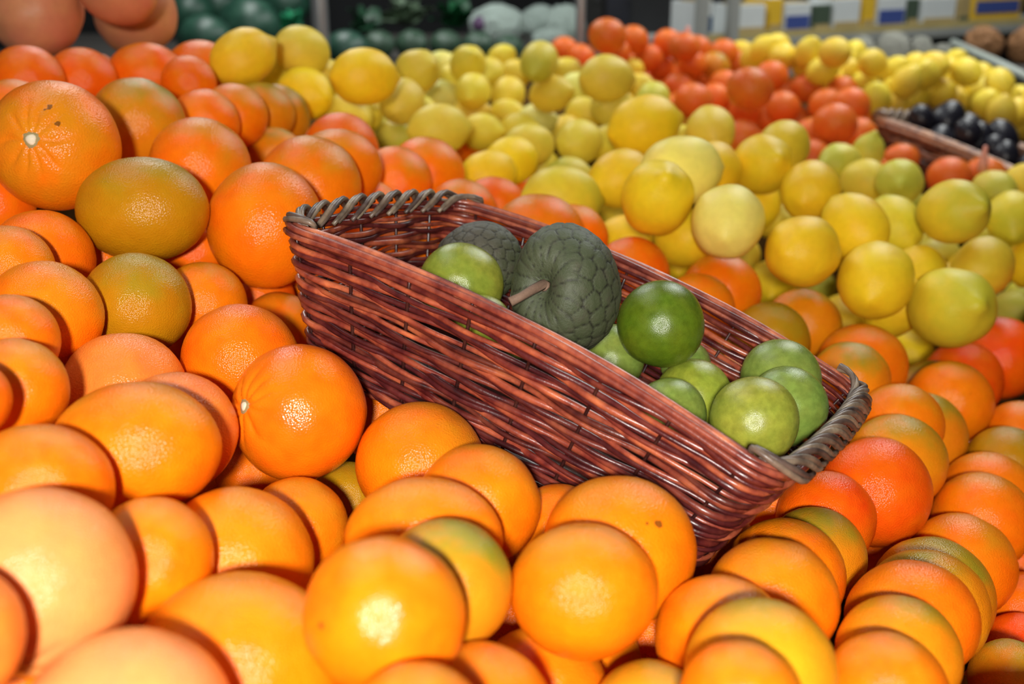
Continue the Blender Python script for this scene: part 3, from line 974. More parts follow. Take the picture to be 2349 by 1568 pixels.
('o', 0.3689, 0.9868, 0.9771, 0.0407, 0.0407, 'o', '', None, 'pale-topped orange in front of the olive-shouldered one beyond the braided corner', ''),
('o', 0.4147, 1.0498, 0.9361, 0.0475, 0.047, 'og', '', None, 'orange with a dark olive shoulder beyond the basket braided corner', ''),
('o', 0.4972, 1.0266, 0.9135, 0.0416, 0.0416, 'g', '', None, 'olive-green orange at the frame edge between the yellow one and the nested row', ''),
('o', 0.5478, 1.1145, 0.906, 0.04, 0.0395, 'y', '', None, 'yellowish orange cut by the frame edge, below the bright red-orange fruit', ''),
('o', 0.3401, 1.0596, 0.9941, 0.0403, 0.0394, 'og', '', None, 'green-tinged orange behind the far braided corner of the basket', ''),
('o', 0.3768, 1.1377, 0.9778, 0.0489, 0.0469, 'o', '', None, 'orange just above the green-tinged one behind the basket corner', ''),
('o', 0.2773, 1.1431, 1.0056, 0.043, 0.043, 'g', '', None, 'olive-green orange behind the basket far rim, above the lower green fruits', ''),
('o', 0.333, 1.2258, 0.9931, 0.044, 0.044, 'og', '', None, 'brownish orange behind the olive one past the basket far rim', ''),
('o', 0.2404, 1.2487, 1.0256, 0.0473, 0.0463, 'o', '', None, 'orange behind the basket far rim, under the pale lemons, back one of a pair', ''),
('o', 0.2009, 1.1685, 1.0318, 0.0416, 0.0407, 'o', '', None, 'orange behind the basket far rim, front one of a pair by the green fruit', ''),
('o', 0.1364, 1.2365, 1.0533, 0.0436, 0.0426, 'r', '', None, 'red-orange fruit peeking over the far rim beside the cherimoya', ''),
('o', 0.0287, 1.2005, 1.1064, 0.0513, 0.0475, 'o', '', None, 'broad orange behind the far rim near the high end of the basket', ''),
('o', 0.0704, 1.2877, 1.08, 0.0419, 0.0429, 'o', '', None, 'orange behind the broad one at the far rim, darker side showing', ''),
('o', -0.0579, 1.2858, 1.1102, 0.0425, 0.0404, 'o', '', None, 'orange just above the high braided end of the basket', ''),
('o', -0.0242, 1.3892, 1.0953, 0.0414, 0.0381, 'r', '', None, 'red-orange fruit behind the one above the high braided end', ''),
('o', -0.1601, 1.2491, 1.1235, 0.0343, 0.0353, 'o', '', None, 'small orange strip between the braided end and the shaded heap', ''),
('o', -0.1083, 1.4068, 1.1304, 0.0503, 0.0481, 'o', '', None, 'brown-orange fruit at the end of a row next to the lemon bed', ''),
('o', -0.1366, 1.3203, 1.1403, 0.0437, 0.0421, 'o', '', None, 'orange in the middle of the row that ends at the lemon bed', ''),
('o', -0.1864, 1.2007, 1.18, 0.0475, 0.0437, 'o', '', None, 'orange at the near end of the row that runs to the lemon bed', ''),
('o', -0.2054, 1.3666, 1.1705, 0.0453, 0.0442, 'r', '', None, 'dull red-brown orange above the row, touching the lemon bed', ''),
('o', -0.2962, 1.4018, 1.1586, 0.0368, 0.0335, 'og', '', None, 'flat pale-topped orange behind the heap, lower than the nested four', ''),
('o', -0.3466, 1.2848, 1.2144, 0.0393, 0.0393, 'o', '', None, 'orange at the near end of the nested four on top of the heap', ''),
('o', -0.3315, 1.3626, 1.2107, 0.0395, 0.0406, 'o', '', None, 'orange second of the nested four on top of the heap', ''),
('o', -0.3208, 1.4623, 1.1973, 0.0424, 0.0424, 'og', '', None, 'brownish orange third of the nested four on top of the heap', ''),
('o', -0.3174, 1.548, 1.1814, 0.0449, 0.0425, 'og', '', None, 'brown-edged orange last of the nested four, next to the lemons', ''),
('o', -0.552, 1.3155, 1.2568, 0.0427, 0.0408, 'r', '', None, 'blurred red-orange fruit in the back row under the large grapefruit', ''),
('o', -0.517, 1.3892, 1.2477, 0.0409, 0.042, 'r', '', None, 'blurred orange second in the back row under the grapefruits', ''),
('o', -0.4607, 1.4564, 1.2461, 0.0495, 0.0428, 'r', '', None, 'blurred orange third in the back row, in front of the grapefruits', ''),
('o', -0.3907, 1.3944, 1.2455, 0.0327, 0.0337, 'r', '', None, 'small blurred red-orange fruit fourth in the back row', ''),
('o', -0.4171, 1.5526, 1.2326, 0.0504, 0.0516, 'r', '', None, 'blurred orange at the end of the back row, next to the lemons', ''),
('o', -0.5225, 1.1976, 1.2397, 0.0388, 0.0356, 'o', '', None, 'orange strip behind the big stem-button orange at the frame edge', ''),
('l', 0.1629, 1.2498, 1.1372, 0.0406, 0.0411, 'y', '', (80, 0.3), 'big round lemon with a greenish cap fronting the lemon pile above the cherimoya', ''),
('l', 0.2378, 1.218, 1.1176, 0.0394, 0.0432, 'p', '', (60, 0.5), 'big pale blotchy lemon standing beside the big round one at the pile front', ''),
('l', 0.1394, 1.4312, 1.1206, 0.0401, 0.0401, 'y', '', (20, 0.8), 'lemon behind the big round one, its pointed tip toward the pale lemons', ''),
('l', 0.2009, 1.334, 1.1502, 0.0517, 0.0393, 'p', '', (10, 0.9), 'broad pale lemon lying just behind the big round lemon', ''),
('l', 0.263, 1.4853, 1.1204, 0.0403, 0.0403, 'y', '', (30, 0.5), 'dark-edged lemon behind the broad pale one', ''),
('l', 0.3391, 1.5274, 1.12, 0.0414, 0.0391, 'y', '', (0, 0.2), 'deep yellow round lemon with a tiny glint at its end', ''),
('l', 0.4033, 1.6797, 1.1177, 0.0401, 0.0388, 'g', '', (40, 0.6), 'greenish lemon directly behind the deep yellow round one', ''),
('l', 0.3901, 1.4607, 1.0987, 0.0422, 0.0382, 'y', '', (45, 0.6), 'egg-shaped lemon tilted beyond the deep yellow round one', ''),
('l', 0.3204, 1.2069, 1.087, 0.0442, 0.0384, 'y', '', (10, 0.6), 'big smooth yellow lemon in the front row with a flat pale glint', ''),
('l', 0.4043, 1.2058, 1.0542, 0.0421, 0.0445, 'y', '', (48, 0.6), 'bright yellow lemon with a knobby tip, lowest but one in the front row', ''),
('l', 0.4941, 1.2109, 1.02, 0.0466, 0.0427, 'g', '', (0, 0.1), 'big greenish-yellow lemon with a small glint, lowest at the pile front', ''),
('l', 0.4153, 1.3357, 1.0809, 0.0411, 0.0401, 'y', '', (115, 0.8), 'lemon with a pointed tip upwards, behind the big smooth yellow one', ''),
('l', 0.5201, 1.5062, 1.0419, 0.0368, 0.0428, 'g', '', (110, 0.7), 'greenish upright lemon beside the one with its tip up', ''),
('l', 0.5493, 1.3793, 1.0898, 0.0434, 0.0369, 'g', '', (0, 0.3), 'round greenish lemon under the two oranges by the far basket', ''),
('l', 0.5981, 1.3849, 1.0173, 0.0454, 0.0354, 'g', '', (35, 0.8), 'greenish lemon above and behind the big greenish-yellow one', ''),
('l', 0.7641, 1.9669, 0.8662, 0.0455, 0.0314, 'g', '', (20, 0.9), 'flat pale-topped lemon lying between the knobby one and the greenish one', ''),
('l', 0.3923, 1.6391, 0.916, 0.0395, 0.0369, 'y', '', None, 'small lemon below the big smooth yellow one, above the oranges', ''),
('l', 0.5102, 1.6492, 0.8557, 0.0375, 0.0388, 'y', '', (110, 0.6), 'small lemon tucked below the bright knobby lemon', ''),
('l', 0.5993, 1.6131, 0.8193, 0.0384, 0.0384, 'y', '', (120, 0.5), 'small lemon lowest in the bed, under the big greenish-yellow one', ''),
('l', 0.2544, 1.6107, 0.9549, 0.0399, 0.036, 'y', '', None, 'small shaded lemon under the pale blotchy lemon', ''),
('l', 0.1522, 1.5064, 1.0174, 0.0383, 0.0383, 'y', '', None, 'small lemon behind the orange at the cherimoya, in shade', ''),
('l', 0.0614, 1.3671, 1.1089, 0.0503, 0.0321, 'g', '', (0, 0.9), 'wide greenish lemon above the oranges behind the basket', ''),
('l', 0.0957, 1.8161, 1.0387, 0.041, 0.0353, 'g', '', None, 'greenish lemon, fifth from left in the fourth row from the back of the bed', ''),
('l', -0.0342, 1.6269, 1.0854, 0.0442, 0.0329, 'y', '', (20, 0.8), 'lemon, second from left in the fourth row from the back of the bed', ''),
('l', -0.0013, 1.706, 1.0907, 0.0436, 0.0343, 'y', '', (20, 0.8), 'lemon, third from left in the fourth row from the back of the bed', ''),
('l', 0.0262, 1.8142, 1.0935, 0.0405, 0.0363, 'y', '', None, 'lemon, fourth from left in the fourth row from the back of the bed', ''),
('l', 0.114, 1.9062, 1.0843, 0.0425, 0.0352, 'y', '', (30, 0.6), 'lemon, sixth from left in the fourth row from the back of the bed', ''),
('l', 0.1938, 1.6667, 1.1494, 0.0549, 0.0294, 'y', '', (18, 0.95), 'long lemon lying flat across the middle of the bed', ''),
('l', 0.3154, 1.8069, 1.1202, 0.0416, 0.0374, 'y', '', (90, 0.5), 'lemon with an upright pale end at the edge of the far oranges', ''),
('l', -0.115, 1.7817, 1.126, 0.0491, 0.03, 'y', '', (10, 0.9), 'long lemon lying flat above the orange row', ''),
('l', -0.1936, 1.8899, 1.0954, 0.0348, 0.0261, 'g', '', None, 'greenish lemon, first from left in the fourth row from the back of the bed', ''),
('l', -0.0579, 2.1868, 1.0544, 0.0436, 0.0302, 'y', '', None, 'lemon, fifth from left in the third row from the back of the bed', ''),
('l', 0.0486, 2.3325, 1.0507, 0.0446, 0.0321, 'p', '', None, 'pale lemon, eighth from left in the third row from the back of the bed', ''),
('l', -0.1779, 1.858, 1.1585, 0.0438, 0.0339, 'y', '', (70, 0.6), 'lemon, second from left in the second row from the back of the bed', ''),
('l', -0.2581, 1.8986, 1.1339, 0.0478, 0.0304, 'y', '', (170, 0.8), 'lemon, second from left in the third row from the back of the bed', ''),
('l', -0.228, 1.9653, 1.1068, 0.033, 0.027, 'p', '', None, 'pale lemon, third from left in the third row from the back of the bed', ''),
('l', -0.2039, 1.5968, 1.2285, 0.0482, 0.0337, 'y', '', (10, 0.8), 'long blurred lemon lying on the back ridge', ''),
('l', -0.1642, 2.0029, 1.1887, 0.0408, 0.0377, 'y', '', None, 'lemon, first from left in the first row from the back of the bed', ''),
('l', -0.1474, 2.4224, 1.0848, 0.0423, 0.0331, 'p', '', None, 'pale lemon, fourth from left in the second row from the back of the bed', ''),
('l', -0.0785, 2.3184, 1.1125, 0.0422, 0.0334, 'y', '', None, 'lemon, fifth from left in the second row from the back of the bed', ''),
('l', -0.0082, 2.4787, 1.0854, 0.0432, 0.0338, 'y', '', None, 'lemon, sixth from left in the second row from the back of the bed', ''),
('l', 0.0772, 2.2883, 1.1122, 0.0451, 0.0329, 'y', '', None, 'lemon, seventh from left in the second row from the back of the bed', ''),
('l', -0.0929, 2.4354, 1.1541, 0.0403, 0.0366, 'y', '', None, 'lemon, third from left in the first row from the back of the bed', ''),
('l', -0.0525, 2.6532, 1.1097, 0.042, 0.034, 'y', '', None, 'lemon, fourth from left in the first row from the back of the bed', ''),
('l', -0.0276, 2.9986, 1.1057, 0.0405, 0.0338, 'y', '', None, 'lemon, fifth from left in the first row from the back of the bed', ''),
('l', 0.0529, 2.2662, 1.1775, 0.0426, 0.0358, 'g', '', None, 'greenish lemon, seventh from left in the first row from the back of the bed', ''),
('l', -0.1717, 2.846, 1.106, 0.0407, 0.0342, 'p', '', None, 'pale lemon, second from left in the first row from the back of the bed', ''),
('l', 0.1679, 2.0497, 1.1716, 0.051, 0.0294, 'y', '', (5, 0.9), 'lemon, ninth from left in the first row from the back of the bed', ''),
('l', 0.1455, 2.54, 1.0899, 0.0442, 0.0327, 'p', '', None, 'pale lemon, eighth from left in the second row from the back of the bed', ''),
('l', 0.1838, 2.1131, 1.1112, 0.0466, 0.0337, 'g', '', (20, 0.5), 'greenish lemon, ninth from left in the second row from the back of the bed', ''),
('l', 0.3003, 2.4445, 1.0804, 0.0427, 0.0334, 'g', '', None, 'greenish lemon, tenth from left in the second row from the back of the bed', ''),
('l', 0.1558, 2.4318, 1.0516, 0.0445, 0.0334, 'y', '', None, 'lemon, tenth from left in the third row from the back of the bed', ''),
('l', -0.32, 1.7738, 1.2455, 0.0465, 0.0346, 'y', '', (0, 0.6), 'blurred lemon second on the back ridge, beside the tip-up one', ''),
('l', -0.3477, 1.5048, 1.2635, 0.0429, 0.0361, 'y', '', (38, 0.9), 'blurred lemon with a pointed tip at the near end of the back ridge', ''),
('l', -0.3094, 1.7147, 1.19, 0.0468, 0.0312, 'y', '', (160, 0.8), 'lemon, first from left in the second row from the back of the bed', ''),
('l', -0.261, 1.7792, 1.1422, 0.0476, 0.0299, 'y', '', (170, 0.8), 'lemon, first from left in the third row from the back of the bed', ''),
('l', 0.5939, 2.0419, 1.0225, 0.0411, 0.0348, 'g', '', None, 'greenish lemon, eighth from left in the fourth row from the back of the bed', ''),
('l', 0.6073, 1.9276, 1.013, 0.042, 0.0345, 'y', '', None, 'lemon, ninth from left in the fourth row from the back of the bed', ''),
('l', 0.6219, 1.7976, 1.0383, 0.042, 0.035, 'g', '', None, 'greenish lemon, fifth from left in the fifth row from the back of the bed', ''),
('l', 0.7256, 1.6063, 1.0265, 0.0405, 0.0367, 'g', '', None, 'greenish lemon at the frame edge beside the round greenish one', ''),
('l', 0.8764, 1.9623, 0.9026, 0.0451, 0.0311, 'g', '', None, 'green-yellow lemon near the frame edge behind the greenish one', ''),
('l', 0.4705, 2.0005, 0.9299, 0.0378, 0.0378, 'y', '', None, 'lemon, third from left in the fifth row from the back of the bed', ''),
('l', 0.8581, 1.8541, 0.7996, 0.0421, 0.0346, 'g', '', None, 'greenish lemon, ninth from left in the fifth row from the back of the bed', ''),
('l', 0.9821, 2.0746, 0.7526, 0.0335, 0.0419, 'g', '', None, 'greenish lemon, tenth from left in the fifth row from the back of the bed', ''),
('l', 0.012, 2.2694, 1.0427, 0.0418, 0.0296, 'y', '', None, 'lemon, seventh from left in the third row from the back of the bed', ''),
('l', 0.1075, 2.3717, 1.0219, 0.0364, 0.0364, 'y', '', None, 'lemon, ninth from left in the third row from the back of the bed', ''),
('l', 0.3266, 2.197, 1.0254, 0.0423, 0.0339, 'y', '', None, 'lemon, seventh from left in the fourth row from the back of the bed', ''),
('l', 0.0087, 2.8443, 1.0862, 0.0429, 0.0321, 'y', '', None, 'lemon, sixth from left in the first row from the back of the bed', ''),
('l', 0.1347, 2.8554, 1.0895, 0.043, 0.0323, 'y', '', None, 'lemon, eighth from left in the first row from the back of the bed', ''),
('l', 0.2893, 2.6725, 1.0763, 0.0405, 0.0304, 'y', '', None, 'lemon, tenth from left in the first row from the back of the bed', ''),
('l', -0.0858, 2.3758, 1.0576, 0.0453, 0.0308, 'y', '', None, 'lemon, fourth from left in the third row from the back of the bed', ''),
('l', -0.1808, 2.2112, 1.0903, 0.0371, 0.027, 'y', '', None, 'lemon, third from left in the second row from the back of the bed', ''),
('l', -0.0118, 2.3964, 1.0545, 0.0403, 0.0292, 'y', '', None, 'lemon, sixth from left in the third row from the back of the bed', ''),
('l', 0.1837, 1.9062, 0.9683, 0.0374, 0.0374, 'y', '', None, 'lemon, first from left in the fifth row from the back of the bed', ''),
('l', 0.7805, 2.1016, 0.8545, 0.0367, 0.0367, 'y', '', None, 'lemon, seventh from left in the fifth row from the back of the bed', ''),
('l', 0.5401, 1.9302, 0.8199, 0.0342, 0.0342, 'g', '', None, 'greenish lemon, fourth from left in the fifth row from the back of the bed', ''),
('l', 0.685, 1.9355, 0.9624, 0.038, 0.038, 'g', '', None, 'greenish lemon, sixth from left in the fifth row from the back of the bed', ''),
('l', 0.8091, 1.8745, 1.0056, 0.0366, 0.0366, 'g', '', None, 'greenish lemon, eighth from left in the fifth row from the back of the bed', ''),
('l', 0.4019, 1.9194, 0.8793, 0.0352, 0.0352, 'y', '', None, 'lemon, second from left in the fifth row from the back of the bed', ''),
('l', 0.6627, 2.1062, 1.0287, 0.0325, 0.0325, 'g', '', None, 'greenish lemon, tenth from left in the fourth row from the back of the bed', ''),
('O', 0.2312, 2.8388, 1.1771, 0.0529, 0.0423, 'r', '', None, 'far orange, second from left in the first row from the back of its bed', ''),
('O', 0.3648, 3.4928, 1.11, 0.0522, 0.0391, 'r', '', None, 'far orange, fourth from left in the first row from the back of its bed', ''),
('O', 0.1658, 3.7086, 1.0597, 0.0527, 0.0389, 'r', '', None, 'far orange, first from left in the first row from the back of its bed', ''),
('O', 0.216, 3.6101, 1.0455, 0.0542, 0.0379, 'r', '', None, 'far orange, first from left in the second row from the back of its bed', ''),
('O', 0.3075, 3.4376, 1.0788, 0.0567, 0.0361, 'r', '', None, 'far orange, third from left in the first row from the back of its bed', ''),
('O', 0.4165, 3.5398, 1.0501, 0.0558, 0.0372, 'r', '', None, 'far orange, second from left in the second row from the back of its bed', ''),
('O', 0.4777, 3.5789, 1.0927, 0.0508, 0.0401, 'r', '', None, 'far orange, fifth from left in the first row from the back of its bed', ''),
('O', 0.4869, 3.2948, 1.1078, 0.0518, 0.0395, 'r', '', None, 'far orange, sixth from left in the first row from the back of its bed', ''),
('O', 0.467, 3.6247, 1.0156, 0.0572, 0.0354, 'r', '', None, 'far orange, third from left in the second row from the back of its bed', ''),
('O', 0.5196, 3.3595, 1.054, 0.0531, 0.0379, 'r', '', None, 'far orange, fourth from left in the second row from the back of its bed', ''),
('O', 0.518, 3.4389, 1.0071, 0.0571, 0.0363, 'r', '', None, 'far orange, third from left in the third row from the back of its bed', ''),
('O', 0.4599, 3.7412, 0.9575, 0.0537, 0.0367, 'r', '', None, 'far orange, first from left in the third row from the back of its bed', ''),
('O', 0.4799, 3.3258, 0.99, 0.0579, 0.0353, 'r', '', None, 'far orange, second from left in the third row from the back of its bed', ''),
('O', 0.4312, 2.7314, 1.0355, 0.0581, 0.0374, 'r', '', None, 'far orange, first from left in the fourth row from the back of its bed', ''),
('O', 0.5532, 3.4744, 1.0824, 0.052, 0.039, 'r', '', None, 'far orange, seventh from left in the first row from the back of its bed', ''),
('O', 0.6446, 3.5379, 1.0685, 0.0503, 0.0397, 'r', '', None, 'far orange, eighth from left in the first row from the back of its bed', ''),
('O', 0.5964, 3.4026, 1.0425, 0.0537, 0.0384, 'og', '', None, 'far orange, fifth from left in the second row from the back of its bed', ''),
('O', 0.7005, 3.6119, 1.0284, 0.0569, 0.0352, 'r', '', None, 'far orange, sixth from left in the second row from the back of its bed', ''),
('O', 0.763, 3.5477, 1.0258, 0.0534, 0.0374, 'r', '', None, 'far orange, seventh from left in the second row from the back of its bed', ''),
('O', 0.4844, 2.3458, 1.1143, 0.0639, 0.0355, 'r', '', None, 'far orange, sixth from left in the third row from the back of its bed', ''),
('O', 0.5976, 3.2509, 1.0071, 0.0565, 0.0369, 'r', '', None, 'far orange, fifth from left in the third row from the back of its bed', ''),
('O', 0.7028, 3.1298, 1.047, 0.0543, 0.0378, 'r', '', None, 'far orange, eighth from left in the second row from the back of its bed', ''),
('O', 0.8138, 3.1839, 1.0072, 0.0482, 0.041, 'r', '', None, 'far orange, seventh from left in the third row from the back of its bed', ''),
('O', 0.7902, 3.2665, 0.9828, 0.0545, 0.0372, 'r', '', None, 'far orange, sixth from left in the fourth row from the back of its bed', ''),
('O', 0.7051, 2.98, 0.9837, 0.0567, 0.0363, 'r', '', None, 'far orange, fifth from left in the fourth row from the back of its bed', ''),
('O', 0.6265, 3.0587, 0.9629, 0.0629, 0.0326, 'r', '', None, 'far orange, third from left in the fourth row from the back of its bed', ''),
('O', 0.7076, 3.1643, 0.9268, 0.0556, 0.0363, 'r', '', None, 'far orange, fourth from left in the fourth row from the back of its bed', ''),
('O', 0.9008, 3.1292, 1.0048, 0.0474, 0.0427, 'r', '', None, 'far orange, eighth from left in the third row from the back of its bed', ''),
('O', 0.8086, 2.9459, 0.9942, 0.0538, 0.0381, 'r', '', None, 'far orange, seventh from left in the fourth row from the back of its bed', ''),
('O', 0.815, 2.7541, 1.0217, 0.0566, 0.0378, 'r', '', None, 'far orange, eighth from left in the fourth row from the back of its bed', ''),
('O', 0.6748, 2.3819, 1.037, 0.0601, 0.0365, 'r', '', None, 'far orange, fourth from left in the fifth row from the back of its bed', ''),
('O', 0.7233, 2.733, 0.9544, 0.0524, 0.0399, 'r', '', None, 'far orange, second from left in the fifth row from the back of its bed', ''),
('O', 0.8248, 2.6958, 0.9604, 0.0476, 0.0414, 'r', '', None, 'far orange, fifth from left in the fifth row from the back of its bed', ''),
('O', 0.9774, 3.0964, 0.8496, 0.0549, 0.0358, 'r', '', None, 'far orange, sixth from left in the fifth row from the back of its bed', ''),
('O', 0.8917, 2.5827, 0.9221, 0.0499, 0.036, 'r', '', None, 'far orange, seventh from left in the fifth row from the back of its bed', ''),
('O', 0.8316, 3.0116, 0.8838, 0.051, 0.0394, 'r', '', None, 'far orange, third from left in the fifth row from the back of its bed', ''),
('O', 0.5613, 3.1784, 0.9804, 0.0555, 0.0362, 'r', '', None, 'far orange, second from left in the fourth row from the back of its bed', ''),
('O', 0.804, 3.2103, 0.9158, 0.054, 0.0368, 'r', '', None, 'far orange, first from left in the fifth row from the back of its bed', ''),
('O', 0.6312, 3.7137, 0.9691, 0.0561, 0.0336, 'r', '', None, 'far orange, fourth from left in the third row from the back of its bed', ''),
('O', 0.9025, 2.313, 0.9407, 0.0521, 0.0396, 'r', '', None, 'far orange, ninth from left in the fifth row from the back of its bed', ''),
('O', 0.9901, 2.3511, 0.93, 0.0475, 0.0457, 'o', 'clip', None, 'orange beside the far wicker basket, a pale pink tag spike standing behind it', ''),
('O', 1.0876, 2.9932, 0.8057, 0.0465, 0.0349, 'r', '', None, 'far orange, eighth from left in the fifth row from the back of its bed', ''),
('L', 0.7207, 3.3306, 1.0964, 0.0449, 0.0359, 'y', '', None, 'lemon beyond the far oranges, third from left in the first row from the back', ''),
('L', 0.774, 3.3975, 1.096, 0.0458, 0.0366, 'y', '', None, 'lemon beyond the far oranges, fourth from left in the first row from the back', ''),
('L', 0.811, 3.1804, 1.1026, 0.0453, 0.0362, 'y', '', None, 'lemon beyond the far oranges, sixth from left in the first row from the back', ''),
('L', 0.8431, 3.0403, 1.1179, 0.0455, 0.0364, 'y', '', None, 'lemon beyond the far oranges, seventh from left in the first row from the back', ''),
('L', 0.8376, 3.1193, 1.063, 0.0446, 0.0357, 'y', '', None, 'lemon beyond the far oranges, second from left in the second row from the back', ''),
('L', 0.9702, 3.3861, 1.0615, 0.0458, 0.0366, 'y', '', None, 'lemon beyond the far oranges, eighth from left in the first row from the back', ''),
('L', 0.9732, 3.1327, 1.0805, 0.0447, 0.0358, 'y', '', None, 'lemon beyond the far oranges, tenth from left in the first row from the back', ''),
('L', 0.8883, 3.2183, 1.0293, 0.0437, 0.035, 'y', '', None, 'lemon beyond the far oranges, first from left in the third row from the back', ''),
('L', 1.0569, 3.1884, 1.0515, 0.0457, 0.0365, 'y', '', None, 'lemon beyond the far oranges, fourth from left in the second row from the back', ''),
('L', 1.0217, 2.9837, 1.0491, 0.045, 0.0361, 'y', '', None, 'lemon beyond the far oranges, fourth from left in the third row from the back', ''),
('L', 0.9858, 3.2216, 1.0136, 0.0439, 0.0351, 'y', '', None, 'lemon beyond the far oranges, second from left in the third row from the back', ''),
('L', 0.9446, 2.9774, 1.0076, 0.0452, 0.0362, 'y', '', None, 'lemon beyond the far oranges, first from left in the fourth row from the back', ''),
('L', 1.1537, 3.1729, 1.0692, 0.0454, 0.0362, 'y', '', None, 'lemon beyond the far oranges, seventh from left in the second row from the back', ''),
('L', 1.1078, 3.0971, 1.0556, 0.0444, 0.0355, 'y', '', None, 'lemon beyond the far oranges, sixth from left in the second row from the back', ''),
('L', 1.274, 3.3864, 1.0309, 0.0459, 0.0367, 'y', '', None, 'lemon beyond the far oranges, eighth from left in the second row from the back', ''),
('L', 1.2403, 3.1601, 1.0545, 0.0452, 0.0362, 'y', '', None, 'lemon beyond the far oranges, tenth from left in the second row from the back', ''),
('L', 1.2578, 3.2969, 1.0111, 0.0448, 0.0359, 'y', '', None, 'lemon beyond the far oranges, seventh from left in the third row from the back', ''),
('L', 1.3142, 3.2339, 0.9968, 0.0441, 0.0352, 'y', '', None, 'lemon beyond the far oranges, eighth from left in the third row from the back', ''),
('L', 1.3142, 3.1103, 1.0313, 0.0446, 0.0357, 'y', '', None, 'lemon beyond the far oranges, tenth from left in the third row from the back', ''),
('L', 1.1876, 3.1826, 0.9943, 0.0434, 0.0347, 'y', '', None, 'lemon beyond the far oranges, sixth from left in the third row from the back', ''),
('L', 1.2443, 3.2289, 0.9688, 0.0441, 0.0353, 'y', '', None, 'lemon beyond the far oranges, fourth from left in the fourth row from the back', ''),
('L', 1.2684, 3.0663, 0.9802, 0.0443, 0.0355, 'y', '', None, 'lemon beyond the far oranges, sixth from left in the fourth row from the back', ''),
('L', 1.3658, 3.1623, 0.98, 0.0456, 0.0365, 'y', '', None, 'lemon beyond the far oranges, eighth from left in the fourth row from the back', ''),
('L', 1.3198, 2.9859, 0.9715, 0.0455, 0.0364, 'y', '', None, 'lemon beyond the far oranges, ninth from left in the fourth row from the back', ''),
('L', 1.2527, 2.9262, 0.9794, 0.0447, 0.0357, 'y', '', None, 'lemon beyond the far oranges, seventh from left in the fourth row from the back', ''),
('L', 1.4499, 3.2818, 0.9645, 0.0448, 0.0358, 'y', '', None, 'lemon beyond the far oranges, eleventh from left in the fourth row from the back', ''),
('L', 0.8297, 3.2726, 1.0569, 0.0443, 0.0355, 'y', '', None, 'lemon beyond the far oranges, first from left in the second row from the back', ''),
('L', 1.0903, 3.7075, 1.0544, 0.0416, 0.0333, 'y', '', None, 'lemon beyond the far oranges, ninth from left in the first row from the back', ''),
('L', 0.7553, 3.2414, 1.0867, 0.0438, 0.035, 'y', '', None, 'lemon beyond the far oranges, fifth from left in the first row from the back', ''),
('L', 0.9394, 3.2825, 1.0427, 0.0445, 0.0356, 'y', '', None, 'lemon beyond the far oranges, third from left in the second row from the back', ''),
('L', 1.1087, 3.1718, 0.9837, 0.0457, 0.0366, 'y', '', None, 'lemon beyond the far oranges, fifth from left in the third row from the back', ''),
('L', 1.0351, 3.1296, 1.0013, 0.045, 0.0361, 'y', '', None, 'lemon beyond the far oranges, third from left in the third row from the back', ''),
('L', 1.0255, 3.0502, 0.9784, 0.0441, 0.0353, 'y', '', None, 'lemon beyond the far oranges, third from left in the fourth row from the back', ''),
('L', 1.3252, 3.306, 0.9461, 0.0452, 0.0362, 'y', '', None, 'lemon beyond the far oranges, fifth from left in the fourth row from the back', ''),
('L', 1.3471, 3.3167, 1.0223, 0.0451, 0.036, 'y', '', None, 'lemon beyond the far oranges, ninth from left in the third row from the back', ''),
('L', 1.2059, 3.4661, 1.0377, 0.0443, 0.0354, 'y', '', None, 'lemon beyond the far oranges, fifth from left in the second row from the back', ''),
('L', 1.3224, 3.4664, 1.0435, 0.0443, 0.0354, 'y', '', None, 'lemon beyond the far oranges, ninth from left in the second row from the back', ''),
('L', 0.716, 3.4508, 1.0641, 0.044, 0.0352, 'y', '', None, 'lemon beyond the far oranges, second from left in the first row from the back', ''),
('L', 1.3624, 3.0667, 0.921, 0.0446, 0.0357, 'y', '', None, 'lemon beyond the far oranges, tenth from left in the fourth row from the back', ''),
('L', 1.0434, 3.2211, 0.9443, 0.0442, 0.0353, 'y', '', None, 'lemon beyond the far oranges, second from left in the fourth row from the back', ''),
('L', 0.7387, 3.7546, 1.0497, 0.0422, 0.0337, 'y', '', None, 'lemon beyond the far oranges, first from left in the first row from the back', ''),
('s', 0.1099, 0.79, 1.1463, 0.0334, 0.0312, 'd', 'top', None, 'dark green round fruit with a bright glint, on top beside the cherimoya', ''),
('s', 0.2028, 0.7941, 1.1011, 0.0319, 0.0289, 'm', '', None, 'pale green fruit highest at the low end of the basket, against the far rim', ''),
('s', 0.1948, 0.7362, 1.1034, 0.0283, 0.0283, 'm', '', None, 'green fruit in front of the pale green one at the low end of the basket', ''),
('s', 0.1605, 0.6873, 1.1143, 0.0306, 0.0283, 'l', '', None, 'large yellow-green fruit with a bright glint at the low end of the basket', ''),
('s', 0.1094, 0.7219, 1.1038, 0.0254, 0.026, 'm', '', None, 'green fruit against the near rim, beside the large yellow-green one', ''),
('s', 0.1362, 0.7846, 1.0892, 0.0321, 0.0275, 'l', '', None, 'yellow-green scarred fruit lying under the dark green round one', ''),
('s', 0.0774, 0.8272, 1.1059, 0.0252, 0.0272, 'm', '', None, 'green fruit with a small glint below the cherimoya, half under the dark one', ''),
('s', 0.1492, 0.7166, 1.0743, 0.0194, 0.0201, 'l', '', None, 'small green fruit lowest at the near rim, under the large yellow-green one', ''),
('s', 0.1372, 0.8344, 1.0966, 0.02, 0.02, 'm', '', None, 'green sliver of a fruit behind the dark green round one', ''),
('s', -0.0401, 0.8496, 1.1582, 0.0355, 0.0314, 'l', 'scar', None, 'yellow-green fruit with a small dark stem scar, at the high end of the basket', ''),
